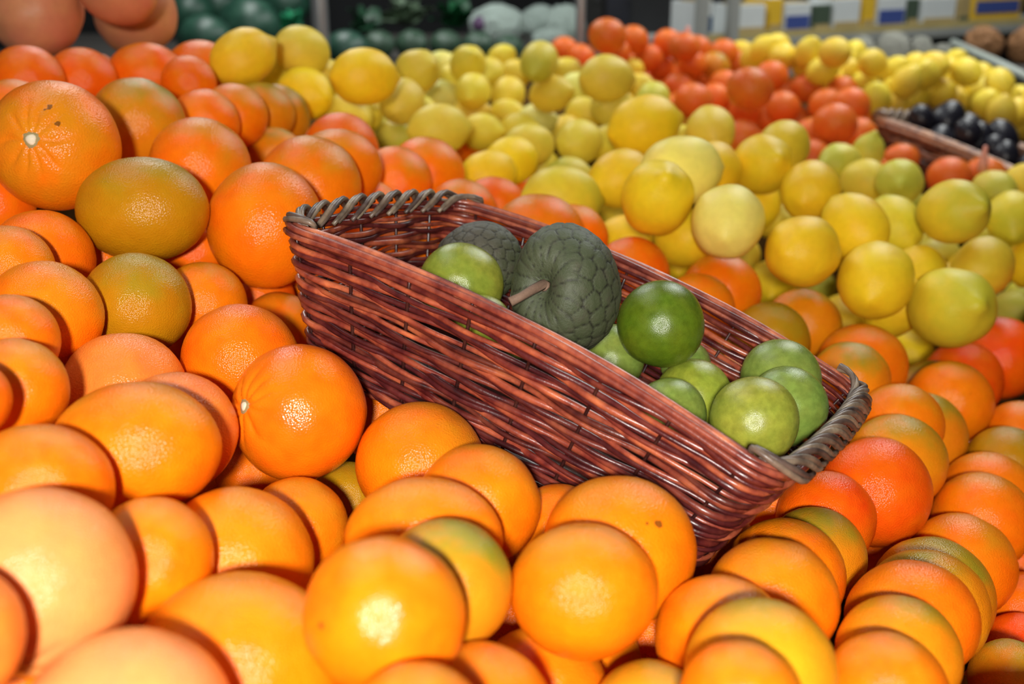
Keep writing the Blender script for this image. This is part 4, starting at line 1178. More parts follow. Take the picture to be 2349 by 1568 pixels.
('s', -0.0212, 0.799, 1.1446, 0.0201, 0.0214, 'l', '', None, 'green fruit under the scarred one at the high end, cut by the near rim', ''),
('s', 0.007, 0.8412, 1.1182, 0.0172, 0.0179, 'm', '', None, 'green sliver of a fruit under the cherimoya stalk at the near rim', ''),
('c', 0.0389, 0.7701, 1.1799, 0.0347, 0.044, 'c', 'stem', None, 'large dark grey-green cherimoya with a bent brown stalk, on top of the basket fruit', ''),
('c', -0.0283, 0.9154, 1.1622, 0.0423, 0.0302, 'c', 'back', None, 'dark grey-green cherimoya lying behind the yellow-green fruit near the basket end', ''),
('o', -0.4582, 0.9811, 1.1919, 0.036, 0.036, 'r', '', None, 'orange in the lower layer, almost hidden between the oranges lying on it', 'hidden lower oranges'),
('o', 0.2138, 0.8366, 0.976, 0.0362, 0.0362, 'o', '', None, 'orange in the lower layer, almost hidden between the oranges lying on it', 'hidden lower oranges'),
('o', -0.2885, 0.992, 1.1484, 0.036, 0.036, 'r', '', None, 'orange in the lower layer, almost hidden between the oranges lying on it', 'hidden lower oranges'),
('o', -0.1118, 2.2131, 1.005, 0.036, 0.036, 'r', '', None, 'orange in the lower layer, almost hidden between the oranges lying on it', 'hidden lower oranges'),
('l', 0.2066, 1.3209, 1.0723, 0.035, 0.035, 'y', '', None, 'lemon in the lower layer, almost hidden between the lemons lying on it', 'hidden lower lemons'),
('o', 0.154, 0.755, 0.9728, 0.036, 0.036, 'r', '', None, 'orange in the lower layer, almost hidden between the oranges lying on it', 'hidden lower oranges'),
('o', -0.0046, 0.6338, 0.9966, 0.0361, 0.0361, 'r', '', None, 'orange in the lower layer, almost hidden between the oranges lying on it', 'hidden lower oranges'),
('o', -0.1035, 0.819, 1.0587, 0.036, 0.036, 'r', '', None, 'orange in the lower layer, almost hidden between the oranges lying on it', 'hidden lower oranges'),
('o', 0.4892, 0.9465, 0.8468, 0.0362, 0.0362, 'r', '', None, 'orange in the lower layer, almost hidden between the oranges lying on it', 'hidden lower oranges'),
('o', -0.2908, 0.9077, 1.0875, 0.036, 0.036, 'r', '', None, 'orange in the lower layer, almost hidden between the oranges lying on it', 'hidden lower oranges'),
('o', 0.308, 0.8529, 0.9055, 0.0362, 0.0362, 'r', '', None, 'orange in the lower layer, almost hidden between the oranges lying on it', 'hidden lower oranges'),
('o', 0.0934, 0.6226, 0.9873, 0.0361, 0.0361, 'r', '', None, 'orange in the lower layer, almost hidden between the oranges lying on it', 'hidden lower oranges'),
('l', -0.3765, 1.8092, 1.2164, 0.035, 0.035, 'y', '', None, 'lemon in the lower layer, almost hidden between the lemons lying on it', 'hidden lower lemons'),
('l', 0.0513, 1.8796, 1.0383, 0.0351, 0.0351, 'y', '', None, 'lemon in the lower layer, almost hidden between the lemons lying on it', 'hidden lower lemons'),
('l', 0.8747, 1.9055, 1.0147, 0.035, 0.035, 'y', '', None, 'lemon in the lower layer, almost hidden between the lemons lying on it', 'hidden lower lemons'),
('l', 0.7628, 1.6082, 0.961, 0.035, 0.035, 'y', '', None, 'lemon in the lower layer, almost hidden between the lemons lying on it', 'hidden lower lemons'),
('O', 0.4655, 2.3097, 1.0186, 0.042, 0.042, 'r', '', None, 'orange in the lower layer of the far pile, almost hidden by its neighbours', 'hidden lower far fruit'),
('l', 0.1747, 2.0223, 1.0607, 0.035, 0.035, 'y', '', None, 'lemon in the lower layer, almost hidden between the lemons lying on it', 'hidden lower lemons'),
('o', -0.2359, 0.9972, 1.0976, 0.036, 0.036, 'r', '', None, 'orange in the lower layer, almost hidden between the oranges lying on it', 'hidden lower oranges'),
('l', 0.4586, 1.2932, 0.9929, 0.0352, 0.0352, 'y', '', None, 'lemon in the lower layer, almost hidden between the lemons lying on it', 'hidden lower lemons'),
('l', -0.1297, 2.5024, 1.1116, 0.0351, 0.0351, 'y', '', None, 'lemon in the lower layer, almost hidden between the lemons lying on it', 'hidden lower lemons'),
('l', 0.3998, 2.7868, 0.9813, 0.035, 0.035, 'y', '', None, 'lemon in the lower layer, almost hidden between the lemons lying on it', 'hidden lower lemons'),
('o', 0.0072, 1.7496, 1.0298, 0.0362, 0.0362, 'r', '', None, 'orange in the lower layer, almost hidden between the oranges lying on it', 'hidden lower oranges'),
('o', -0.3626, 0.951, 1.1494, 0.036, 0.036, 'r', '', None, 'orange in the lower layer, almost hidden between the oranges lying on it', 'hidden lower oranges'),
('l', 0.3633, 3.4821, 1.0221, 0.0351, 0.0351, 'y', '', None, 'lemon in the lower layer, almost hidden between the lemons lying on it', 'hidden lower lemons'),
('l', -0.2943, 1.8479, 1.1882, 0.0355, 0.0355, 'y', '', None, 'lemon in the lower layer, almost hidden between the lemons lying on it', 'hidden lower lemons'),
('o', -0.0588, 2.2588, 1.02, 0.036, 0.036, 'o', '', None, 'orange in the lower layer, almost hidden between the oranges lying on it', 'hidden lower oranges'),
('O', 0.6197, 2.3356, 0.9744, 0.042, 0.042, 'r', '', None, 'orange in the lower layer of the far pile, almost hidden by its neighbours', 'hidden lower far fruit'),
('l', 0.3474, 1.5748, 1.0551, 0.0351, 0.0351, 'y', '', None, 'lemon in the lower layer, almost hidden between the lemons lying on it', 'hidden lower lemons'),
('l', 0.5092, 1.3594, 1.0165, 0.0349, 0.0349, 'y', '', None, 'lemon in the lower layer, almost hidden between the lemons lying on it', 'hidden lower lemons'),
('o', -0.2267, 0.7687, 1.0255, 0.036, 0.036, 'r', '', None, 'orange in the lower layer, almost hidden between the oranges lying on it', 'hidden lower oranges'),
('o', 0.0028, 0.7058, 1.0, 0.0361, 0.0361, 'o', '', None, 'orange in the lower layer, almost hidden between the oranges lying on it', 'hidden lower oranges'),
('o', -0.2345, 0.4391, 1.0873, 0.0361, 0.0361, 'o', '', None, 'orange in the lower layer, almost hidden between the oranges lying on it', 'hidden lower oranges'),
]

# ------------------------------------------------------------------ wicker basket
BR = Matrix(((0.829, 0.46915, 0.3044), (-0.48643, 0.87346, -0.02145), (-0.27594, -0.13029, 0.9523)))
BT = Vector((0.0526, 0.79, 1.155))
M_wick = None
def wicker_mat(name, rough=0.32, coat=0.16):
    k = NT(name); tc = k.n('ShaderNodeTexCoord'); oi = k.n('ShaderNodeObjectInfo'); O = tc.outputs['Object']
    a = k.noise(O, 60.0, 3.0); b_ = k.noise(O, 320.0, 3.0)
    hs = k.n('ShaderNodeHueSaturation'); k.l(oi.outputs['Color'], hs.inputs['Color'])
    k.l(k.math('MAXIMUM', k.math('ADD', k.math('MULTIPLY', a.outputs['Fac'], 3.2), -0.55), 0.25), hs.inputs['Value'])
    k.l(k.math('ADD', k.math('MULTIPLY', a.outputs['Fac'], 0.05), 0.478), hs.inputs['Hue'])
    c = k.mix(k.math('MULTIPLY', k.math('SUBTRACT', b_.outputs['Fac'], 0.55, True), 1.5), hs.outputs[0], (0.03, 0.008, 0.008))
    k.l(c, k.b.inputs['Base Color']); k.b.inputs['Roughness'].default_value = rough
    k.b.inputs['Coat Weight'].default_value = coat; k.b.inputs['Coat Roughness'].default_value = 0.18
    k.l(k.bump(b_.outputs['Fac'], 0.5, 0.0004).outputs[0], k.b.inputs['Normal'])
    return k.m
M_wick = wicker_mat('varnished_wicker')
M_braid = wicker_mat('bare_wicker', 0.45, 0.1)

def basket(name, label, mat3, top_centre, LX, WY, H, ix, iy, nrow, spacing, rod, palette, braid_cols, rim_cols, lift=0.016, bow=0.006, weave=0.0030, npt=7, seed=1):
    rnd = random.Random(seed)
    base = top_centre - mat3 @ Vector((0, 0, H))
    root = empty(name, base, mat3.to_quaternion()); tag(root, label, 'basket')
    N = 240
    def outline(h):
        a = LX - ix * (1 - h); b = WY - iy * (1 - h); rc = 0.022
        seg = []
        for (cx, cy, q0) in ((a - rc, -(b - rc), -PI / 2), (a - rc, b - rc, 0), (-(a - rc), b - rc, PI / 2), (-(a - rc), -(b - rc), PI)):
            for j in range(6): q = q0 + PI / 2 * j / 5; seg.append((cx + rc * math.cos(q), cy + rc * math.sin(q)))
        P = [Vector((x, y)) for x, y in seg]; L = [0]
        for i in range(len(P)): L.append(L[-1] + (P[(i + 1) % len(P)] - P[i]).length)
        return P, L, a, b
    def ring(h, n):
        """n points round the basket at height fraction h: (position, outward normal)."""
        P, L, a, b = outline(h); out = []
        for i in range(n):
            s = L[-1] * i / n; j = 0
            while L[j + 1] < s: j += 1
            f = (s - L[j]) / max(1e-9, L[j + 1] - L[j]); p0, p1 = P[j % len(P)], P[(j + 1) % len(P)]
            p = p0.lerp(p1, f); t = (p1 - p0).normalized(); nn = Vector((t.y, -t.x))
            fx = max(0, 1 - (p.x / a) ** 2); fy = max(0, 1 - (p.y / b) ** 2)
            z = H * h + h * h * lift * max(fx if abs(p.y) > b * 0.8 else 0, fy * 0.25 if abs(p.x) > a * 0.8 else 0)
            if abs(p.x) > a * 0.8: p = p + Vector((math.copysign(bow * fy * h, p.x), 0))
            out.append((Vector((p.x, p.y, z)), Vector((nn.x, nn.y, 0))))
        return out
    per = outline(1.0)[1][-1]; nst = int(round(per / spacing / 2)) * 2; n = nst * npt
    for r2 in range(nrow * 2):
        r_, tw = divmod(r2, 2)
        h = (r_ + 0.55 + 0.42 * tw) / (nrow + 0.25); R_ = ring(h, n); ph = rnd.random() * 0.6; w1 = rnd.uniform(0.0006, 0.0015) * rod / 0.0026; p0 = rnd.choice((0, 0.3, -0.3)); pts = []; rad = []
        for i, (p, nn) in enumerate(R_):
            s = math.cos(PI * i / npt + PI * ((r_ + tw) % 2) + p0)
            s = math.copysign(abs(s) ** 0.8, s)
            wob = w1 * math.sin(2 * PI * i / n * (9 + r_ % 4) + ph * 9)
            pts.append(p + nn * (weave * s) + Vector((0, 0, wob))); rad.append(rod * (1 + 0.20 * math.sin(i * 0.23 + r2 * 1.7)))
        o = obj('wicker_strand', mesh('wicker_strand', *tube(pts, rad, 7, True)), M_wick, root)
        c = palette[rnd.randrange(len(palette))]; f = rnd.uniform(0.75, 1.3); o.color = (c[0] * f, c[1] * f, c[2] * f, 1)
    lv = [ring(q / 8, nst) for q in range(9)]
    for i in range(nst):
        pts = [lv[q][i][0] for q in range(9)]
        o = obj('stake', mesh('stake', *tube(pts, rod * 0.62, 6)), M_wick, root); o.color = (0.035, 0.008, 0.007, 1)
    # rim: long rods along both sides, plaits over both ends
    R_ = ring(1.0, n)
    for sy in (-1, 1):
        side = sorted([(p, nn) for p, nn in R_ if p.y * sy > WY * 0.80 and abs(p.x) < LX * 0.995], key=lambda q: q[0].x)
        for q, (dz, dn) in enumerate(((0.0030, 0.000), (0.0012, 0.0048), (0.0008, -0.0046), (-0.0042, 0.0052), (-0.0040, -0.0040))):
            pts = [p + nn * dn * rod / 0.0026 + Vector((0, 0, dz * rod / 0.0026 + 0.0006 * math.sin(k * 0.21 + q * 2))) for k, (p, nn) in enumerate(side)]
            o = obj('rim_rod', mesh('rim_rod', *tube(pts, rod * (1.12 if q < 3 else 1.0), 8)), M_wick, root)
            c = rim_cols[q % len(rim_cols)]; o.color = (*c, 1)
    for sx in (-1, 1):
        endp = sorted([(p, nn) for p, nn in R_ if p.x * sx > LX * 0.86], key=lambda q: q[0].y)
        m = len(endp); nk = 11; sc = rod / 0.0022
        def along(f):
            x = min(max(f, 0), 1) * (m - 1); i0 = min(m - 2, int(x)); fr = x - i0
            return endp[i0][0].lerp(endp[i0 + 1][0], fr), endp[i0][1].lerp(endp[i0 + 1][1], fr).normalized()
        for k_ in range(nk):
            for tw in (0, 1):
                pts = []; f0 = -0.10 + 1.02 * k_ / nk + tw * 0.022; f1 = f0 + 0.26
                for j in range(13):
                    g = j / 12; p, nn = along(f0 + (f1 - f0) * g)
                    dn = -0.0075 + 0.0165 * (g * g * (3 - 2 * g)); dz = -0.006 + 0.0125 * math.sin(PI * min(1, g * 1.15)) + 0.004 * g + tw * 0.001
                    pts.append(p + nn * (dn * sc) + Vector((0, 0, dz * sc)))
                q0 = [q for i, q in enumerate(pts) if i == 0 or (q - pts[i - 1]).length > 1e-4]
                if len(q0) < 4: continue
                o = obj('border_rod', mesh('border_rod', *tube(q0, [rod * (1.05 - 0.25 * abs(2 * j / (len(q0) - 1) - 1) ** 3) for j in range(len(q0))], 7)), M_braid, root)
                c = braid_cols[(k_ * 2 + tw) % len(braid_cols)]; o.color = (*c, 1)
    # base of side-by-side rods
    a, b = LX - ix, WY - iy; nb = 12
    for i in range(nb):
        y = -b + 0.012 + (2 * b - 0.024) * i / (nb - 1)
        v, f = tube([(-a + 0.004, y, 0.003), (0, y, 0.0035 + 0.001 * math.sin(i)), (a - 0.004, y, 0.003)], (2 * b / nb) * 0.52, 6, flat=1.0)
        v = [Vector((q.x, q.y, 0.003 + (q.z - 0.003) * 0.35)) for q in v]
        o = obj('base_rod', mesh('base_rod', v, f), M_wick, root); o.color = (0.08, 0.025, 0.02, 1)
    return root
RED = [(0.15, 0.021, 0.016), (0.09, 0.013, 0.013), (0.22, 0.034, 0.020), (0.07, 0.010, 0.011), (0.28, 0.055, 0.028), (0.13, 0.022, 0.015)]
basket('wicker_basket', 'reddish brown varnished wicker basket lying tilted on the oranges, green fruit inside', BR, BT, 0.192, 0.12, 0.097, 0.033, 0.023,
       15, 0.050, 0.0022, RED, [(0.15, 0.10, 0.07), (0.08, 0.05, 0.04), (0.20, 0.145, 0.10)], [(0.33, 0.080, 0.048), (0.25, 0.050, 0.032), (0.15, 0.026, 0.018), (0.22, 0.044, 0.028)])

# ------------------------------------------------------------------ fruit meshes
def citrus(name, sub, seed, flat=0.965, lumps=0.022, creases=0.0, hole=0.03):
    V, F = ico(sub); th = np.arccos(np.clip(V[:, 2], -1, 1)); ph = np.arctan2(V[:, 1], V[:, 0])
    r = 1 + lumps * lump(V, 1.1, seed) + lumps * 0.45 * lump(V, 2.6, seed + 3) - hole * np.exp(-(th / 0.16) ** 2) - 0.02 * np.exp(-((PI - th) / 0.12) ** 2)
    if creases:
        rid = np.abs(np.sin(ph * 5.0 + 0.8 * np.sin(ph * 2 + seed) + 0.35 * np.sin(9 * th + 2 * ph)))
        r -= creases * (1 - rid) ** 2 * np.exp(-((th - 0.30) / 0.27) ** 2)
        r -= creases * 0.4 * np.exp(-(th / 0.13) ** 2)
    V = V * r[:, None]; V[:, 2] *= flat
    rr_ = np.linalg.norm(V, axis=1); s = 1.0 / (0.45 * np.abs(V).max(axis=0).mean() + 0.55 * rr_.max()); V = V * s
    return mesh(name, V, F)
OR = [citrus('orange', 4, i) for i in range(4)]
OR_N = citrus('orange', 6, 11, 0.99, 0.02, 0.050, 0.02)
OR_B = citrus('orange', 6, 12, 0.97, 0.02, 0.045, 0.03)
OF = [citrus('orange', 3, i, 0.90) for i in range(3)]
for me in OR + OF: me.materials.append(M_or)
def lemon_mesh(sub, seed):
    V, F = ico(sub); z = V[:, 2]; th = np.arccos(np.clip(z, -1, 1)); ph = np.arctan2(V[:, 1], V[:, 0])
    r = 1 + 0.03 * lump(V, 1.2, seed + 20) + 0.018 * lump(V, 3.2, seed + 23) + 0.008 * np.sin(ph * 5 + seed)
    rho = np.sin(th) ** 0.96 * r * 0.96; zz = 1.18 * z * r
    tip = np.exp(-(th / 0.24) ** 2); tip2 = np.exp(-((PI - th) / 0.24) ** 2)
    zz = zz + 0.27 * tip - 0.12 * tip2
    zz = zz - 0.07 * np.exp(-(th / 0.10) ** 2)
    return mesh('lemon', np.stack([np.cos(ph) * rho, np.sin(ph) * rho, zz], 1), F)
LE = [lemon_mesh(4, i) for i in range(3)]; LF = [lemon_mesh(3, i) for i in range(3)]
for me in LE + LF: me.materials.append(M_le)
def sapote_mesh(seed):
    V, F = ico(4); th = np.arccos(np.clip(V[:, 2], -1, 1)); ph = np.arctan2(V[:, 1], V[:, 0])
    r = 1 + 0.03 * lump(V, 1.0, seed + 40) + 0.012 * np.cos(5 * ph) * np.sin(th) ** 2 * np.exp(-((th - 0.7) / 0.7) ** 2) - 0.07 * np.exp(-(th / 0.16) ** 2)
    return mesh('sapote', V * r[:, None], F)
SA = [sapote_mesh(i) for i in range(3)]
for me in SA: me.materials.append(M_sa)
def cherimoya_mesh(seed):
    V, F = ico(6); n = 150; gi = np.arange(n) + 0.5
    ct = 1 - 2 * gi / n; st = np.sqrt(1 - ct ** 2); pg = gi * PI * (3 - math.sqrt(5)) + seed
    G = np.stack([np.cos(pg) * st, np.sin(pg) * st, ct], 1)
    G += 0.03 * np.array([mnoise.noise_vector(Vector(g) * 5 + Vector((seed, 0, 0))) for g in G]); G /= np.linalg.norm(G, axis=1)[:, None]
    D = np.arccos(np.clip(V @ G.T, -1, 1)); D.sort(axis=1); e = D[:, 1] - D[:, 0]
    plate = np.clip(e / 0.042, 0, 1); plate = plate * plate * (3 - 2 * plate)
    th = np.arccos(np.clip(V[:, 2], -1, 1)); ph = np.arctan2(V[:, 1], V[:, 0])
    wd = np.clip(np.abs(np.sin(ph * 9 + 1.2 * np.sin(ph * 2 + seed) + 0.5 * np.sin(7 * th))) / 0.30, 0, 1); wk = np.clip((0.95 - th) / 0.35, 0, 1); plate = plate * (1 - wk) + wd * wk
    r = 1 + 0.05 * lump(V, 1.3, seed + 60) + 0.024 * (plate - 0.5) + 0.010 * np.exp(-(D[:, 0] / 0.06) ** 2) + 0.03 * np.cos(3 * ph + 1.0) * np.exp(-((th - 0.6) / 0.5) ** 2)
    r = r * (1 - 0.10 * np.clip((th - 1.3) / 1.8, 0, 1) ** 1.5) - 0.40 * np.exp(-(th / 0.40) ** 2)
    P = V * r[:, None]; P[:, 0] *= 0.86; P[:, 1] *= 1.06
    me = mesh('cherimoya', P, F)
    at_ = me.attributes.new('groove', 'FLOAT', 'POINT'); at_.data.foreach_set('value', (1 - plate).astype(np.float32))
    return me
def cherimoya_mat():
    k = NT('cherimoya_skin'); tc = k.n('ShaderNodeTexCoord'); O = tc.outputs['Object']; a = k.n('ShaderNodeAttribute', attribute_name='groove')
    n1 = k.noise(O, 3.0, 4.0); n2 = k.noise(O, 26.0, 4.0, 0.7)
    c = k.ramp(n1.outputs['Fac'], [(0.3, (0.036, 0.054, 0.016)), (0.55, (0.058, 0.072, 0.032)), (0.75, (0.066, 0.056, 0.038))]).outputs[0]
    sz = k.n('ShaderNodeSeparateXYZ'); k.l(O, sz.inputs[0]); c = k.mix(k.math('MULTIPLY', k.math('SUBTRACT', 0.25, sz.outputs[2], True), 0.7), c, (0.075, 0.052, 0.045))
    c = k.mix(k.math('MULTIPLY', n2.outputs['Fac'], 0.5), c, (0.095, 0.10, 0.06))
    c = k.mix(k.math('MULTIPLY', a.outputs['Fac'], 0.95), c, (0.012, 0.010, 0.007))
    k.l(c, k.b.inputs['Base Color']); k.b.inputs['Roughness'].default_value = 0.55
    k.l(k.bump(n2.outputs['Fac'], 0.5, 0.001).outputs[0], k.b.inputs['Normal'])
    return k.m
M_ch = cherimoya_mat()

# colours of single fruits: r, g, b and how much of it is green
OCOL = {'o': (0.95, 0.200, 0.003, 0.35), 'y': (0.95, 0.205, 0.003, 0.35), 'gg': (0.66, 0.25, 0.008, 1.0), 'r': (0.93, 0.158, 0.003, 0.12), 'rr': (0.93, 0.110, 0.003, 0.0), 'p': (0.93, 0.235, 0.03, 0.0), 'pp': (0.80, 0.26, 0.080, 0.0),
        'g': (0.50, 0.22, 0.004, 0.55), 'og': (0.80, 0.25, 0.006, 0.85), 'yg': (0.84, 0.33, 0.010, 0.75)}
LCOL = {'y': (0.95, 0.62, 0.016, 0.10), 'p': (0.93, 0.73, 0.15, 0.2), 'g': (0.80, 0.60, 0.030, 0.45)}
SCOL = {'d': (0.095, 0.140, 0.006, 0.3), 'm': (0.20, 0.27, 0.045, 0.2), 'l': (0.30, 0.325, 0.035, 0.35)}
QC = CR.to_quaternion()
def look(z_dir, roll):
    return z_dir.to_track_quat('Z', 'Y') @ Quaternion((0, 0, 1), roll)
rf = random.Random(5)
def button(parent, R, d_up, kind):
    """The stem end as a child: a pale lumpy disc in a darker ring, on the mesh's +Z pole."""
    def disc(n, r, z, h, sd):
        vs = [(0, 0, z + h)]; fs = []
        for ring_, (rr, zz) in enumerate(((0.55, 0.85), (0.9, 0.45), (1.0, -0.3))):
            for i in range(n):
                q = 2 * PI * i / n; w = 1 + 0.10 * math.sin(3 * q + sd) + 0.07 * math.sin(7 * q)
                vs.append((math.cos(q) * r * rr * w, math.sin(q) * r * rr * w, z + h * zz))
        for i in range(n): fs.append((0, 1 + i, 1 + (i + 1) % n))
        for k in range(2):
            for i in range(n): fs.append((1 + k * n + i, 1 + (k + 1) * n + i, 1 + (k + 1) * n + (i + 1) % n, 1 + k * n + (i + 1) % n))
        return vs, fs
    b = obj('stem_button', mesh('stem_button', *disc(14, 0.085 if kind == 'navel' else 0.07, d_up + 0.006, 0.034, 1)), M_but, parent); b['label'] = 'pale stem button'
    ring_ = obj('calyx', mesh('calyx', *disc(16, 0.125 if kind == 'navel' else 0.11, d_up + 0.006, 0.016, 2)), M_ring, parent); ring_['label'] = 'dark ring round the stem button'
CAT = {'o': ('orange', 'orange', 'oranges on the stand'), 'l': ('lemon', 'lemon', 'lemons on the stand'), 'O': ('orange', 'orange', 'far oranges'), 'L': ('lemon', 'lemon', 'far lemons'),
       's': ('sapote', 'fruit', 'green fruit in the wicker basket'), 'c': ('cherimoya', 'fruit', 'cherimoyas in the basket')}
BALLS = []; FOBJ = []
FP0, FP1 = at(2006, 272, 2.72), at(2470, 462, 2.30)
fex = (FP1 - FP0).normalized(); fey = Vector((0.30, 0.92, 0)) - fex * fex.dot(Vector((0.30, 0.92, 0))); fey.normalize(); fez = fex.cross(fey)
FM3 = Matrix((fex, fey, fez)).transposed(); LXf = (FP1 - FP0).length / 2; WYf = 0.15; FCTR = FP0 + fex * LXf + fey * WYf
def clear_far(p, rx, ry):
    """Far fruit keeps out of the far basket: nearer fruit lies in front of its wall."""
    R = max(rx, ry); q = 1.0
    for _ in range(60):
        w = FM3.transposed() @ (EYE + (p - EYE) * q - FCTR)
        if abs(w.x) < LXf + R * q and abs(w.y) < WYf + R * q * 1.02 and -0.13 - R < w.z < 0.02 + R * 0.6: q -= 0.006
        else: break
    return EYE + (p - EYE) * q, rx * q, ry * q
for idx, (kd, x, y, z, rx, ry, c, tg, ax, lab, grp) in enumerate(FRUIT):
    name, cat, g0 = CAT[kd]; p = Vector((x, y, z))
    if kd in 'Ol' and not SETTLED: p, rx, ry = clear_far(p, rx, ry)
    R = math.sqrt(rx * ry); BALLS.append((*p, max(rx, ry)))
    if kd in 'oO':
        me = (OR if kd == 'o' else OF)[idx % (4 if kd == 'o' else 3)]
        if tg in ('navel', 'button', 'peach'):
            me = OR_N if tg == 'navel' else OR_B.copy()
            d = {'navel': camdir(0.04, -0.07, 0.99), 'button': camdir(-0.69, 0.14, 0.71), 'peach': camdir(-0.10, -0.70, 0.70)}[tg]
            o = obj(name, me, M_or if tg == 'peach' else None); o.rotation_mode = 'QUATERNION'; o.rotation_quaternion = look(d, 0.6); o.scale = (R, R, R)
            loc = o.rotation_quaternion.inverted()
            if tg == 'navel':
                sp = [loc @ camdir(0.27, 0.44, 0.84), loc @ camdir(0.40, 0.18, 0.87), loc @ camdir(0.20, 0.40, 0.89)]
                me.materials.append(peel('orange_peel_scuffed', (0.27, 0.25, 0.015), spots=[(*s, r_) for s, r_ in zip(sp, (0.05, 0.045, 0.03))], pore_str=0.36))
            elif tg == 'button': me.materials.append(M_orr)
            button(o, R, max(v.co.z for v in me.vertices if abs(v.co.x) < 0.08 and abs(v.co.y) < 0.08) - 0.012, tg)
        else:
            if kd == 'o' and abs(math.log(rx / ry)) > 0.0637:
                o = obj(name, me); P3 = Matrix(((1, 0, 0), (0, 0, 1), (0, -1, 0))).to_quaternion() if rf.random() < 0.6 else Matrix(((-1, 0, 0), (0, 0, 1), (0, 1, 0))).to_quaternion()
                o.scale = (rx, min(rx, ry), ry)
                rq = QC @ P3
            else:
                o = obj(name, me); d = camdir(rf.uniform(0.0, 0.7), rf.uniform(0.8, 1), rf.uniform(-0.5, 0.25)) if c in ('og', 'yg', 'g', 'gg', 'o', 'y', 'r') else camdir(rf.uniform(-1, 1), rf.uniform(-1, 0.4), rf.uniform(-1, 0.1))
                rq = look(d, rf.uniform(0, 6)); o.scale = (R, R, R)
            o.rotation_mode = 'QUATERNION'; o.rotation_quaternion = rq
            if tg == 'spots':
                o.data = me.copy(); o.data.materials.clear(); loc = rq.inverted()
                q = [camdir(0.42, 0.47, 0.77), camdir(0.27, 0.48, 0.83)]; q = [loc @ v for v in q]
                o.data.materials.append(peel('orange_peel_spotted', (0.27, 0.25, 0.015), spots=[(*q[0], 0.055), (*q[1], 0.024)]))
            if tg == 'o26':
                o.data = me.copy(); o.data.materials.clear(); q = rq.inverted() @ camdir(-0.64, 0.08, 0.76)
                o.data.materials.append(peel('orange_peel_shiny', (0.27, 0.25, 0.015), pore_str=0.25, rough=0.2, spec=0.4, spots=[(*q, 0.045)]))
        cc = OCOL[c]
    elif kd in 'lL':
        me = (LE if kd == 'l' else LF)[idx % 3]
        if ax is None:
            if rx > 1.28 * ry: ang, fs = rf.uniform(-12, 12), 0.85
            else: ang, fs = rf.uniform(0, 360), rf.uniform(0.3, 0.85)
        else: ang, fs = ax
        q = math.radians(ang); d = camdir(math.cos(q) * fs, math.sin(q) * fs, math.sqrt(max(0, 1 - fs * fs)) * (-1 if ax and fs > 0.4 else 1))
        o = obj(name, me); s = R * 1.07 / (1 + 0.12 * fs)
        if rx > 1.28 * ry: s = rx / 1.18
        o.scale = (s, s, s); o.rotation_mode = 'QUATERNION'; o.rotation_quaternion = look(d, rf.uniform(0, 6)); cc = LCOL[c]
    elif kd == 's':
        o = obj(name, SA[idx % 3]); d = camdir(-0.10, -0.02, 0.99) if tg == 'scar' else camdir(rf.uniform(-1, 1), rf.uniform(-0.8, 0.2), rf.uniform(-1, 0))
        if tg == 'scar': d = camdir(-0.14, -0.12, 0.98)
        o.scale = (rx, R, ry) if False else (R, R, R); o.rotation_mode = 'QUATERNION'; o.rotation_quaternion = look(d, rf.uniform(0, 6)); cc = SCOL[c]
        if tg == 'scar':
            v, f = tube([(0, 0, 0.90), (0.01, 0, 0.96), (0.03, 0.01, 1.0)], [0.07, 0.055, 0.03], 8); s_ = obj('stem_scar', mesh('stem_scar', v, f), M_cal, o); s_['label'] = 'small dark stem scar'
    else:
        o = obj(name, cherimoya_mesh(3 if tg == 'stem' else 9), M_ch); cc = (0.1, 0.1, 0.06, 1)
        if tg == 'stem':
            d = camdir(-0.54, 0.02, 0.84); zax = d; yax = (camdir(-0.12, 1, 0.05)); yax = (yax - zax * yax.dot(zax)).normalized(); xax = yax.cross(zax)
            m3 = Matrix((xax, yax, zax)).transposed(); o.rotation_mode = 'QUATERNION'; o.rotation_quaternion = m3.to_quaternion(); sc = ry / 1.0; o.scale = (sc, sc, sc)
            inv = (Matrix.Translation(p) @ m3.to_4x4() @ Matrix.Diagonal((sc, sc, sc, 1))).inverted()
            dd = (p - EYE).dot(camdir(0, 0, -1)); e0 = p + d * (0.66 * sc)
            P0 = at(1246, 652, dd - 0.026); P1 = at(1222, 664, dd - 0.040); P2 = at(1195, 680, dd - 0.046); P3_ = at(1170, 692, dd - 0.048)
            pts = [inv @ q for q in (e0, e0.lerp(P0, 0.6), P0, P1, P2, P3_)]
            v, f = tube(pts, [0.10, 0.085, 0.085, 0.075, 0.068, 0.075], 8)
            s_ = obj('stalk', mesh('stalk', v, f), plain('stalk_bark', (0.20, 0.12, 0.08), 0.75, var=0.3, scale=30), o); s_['label'] = 'bent brown stalk'
        else:
            o.rotation_mode = 'QUATERNION'; o.rotation_quaternion = look(camdir(0.6, -0.5, -0.6), 1.0); o.scale = (R * 1.08, R * 0.97, R * 0.97); p = EYE + (p - EYE) * 0.965; p.z -= 0.004
    FOBJ.append((o, rx, ry)); o.location = p; v_ = rf.uniform(0.93, 1.07)
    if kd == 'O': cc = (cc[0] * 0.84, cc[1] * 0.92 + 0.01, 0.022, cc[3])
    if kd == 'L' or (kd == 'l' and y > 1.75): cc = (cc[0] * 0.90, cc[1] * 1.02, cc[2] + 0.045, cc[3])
    if kd != 'c': o.color = (cc[0] * v_, cc[1] * v_ * rf.uniform(0.93, 1.07), cc[2], cc[3])
    tag(o, lab, cat, grp or g0)

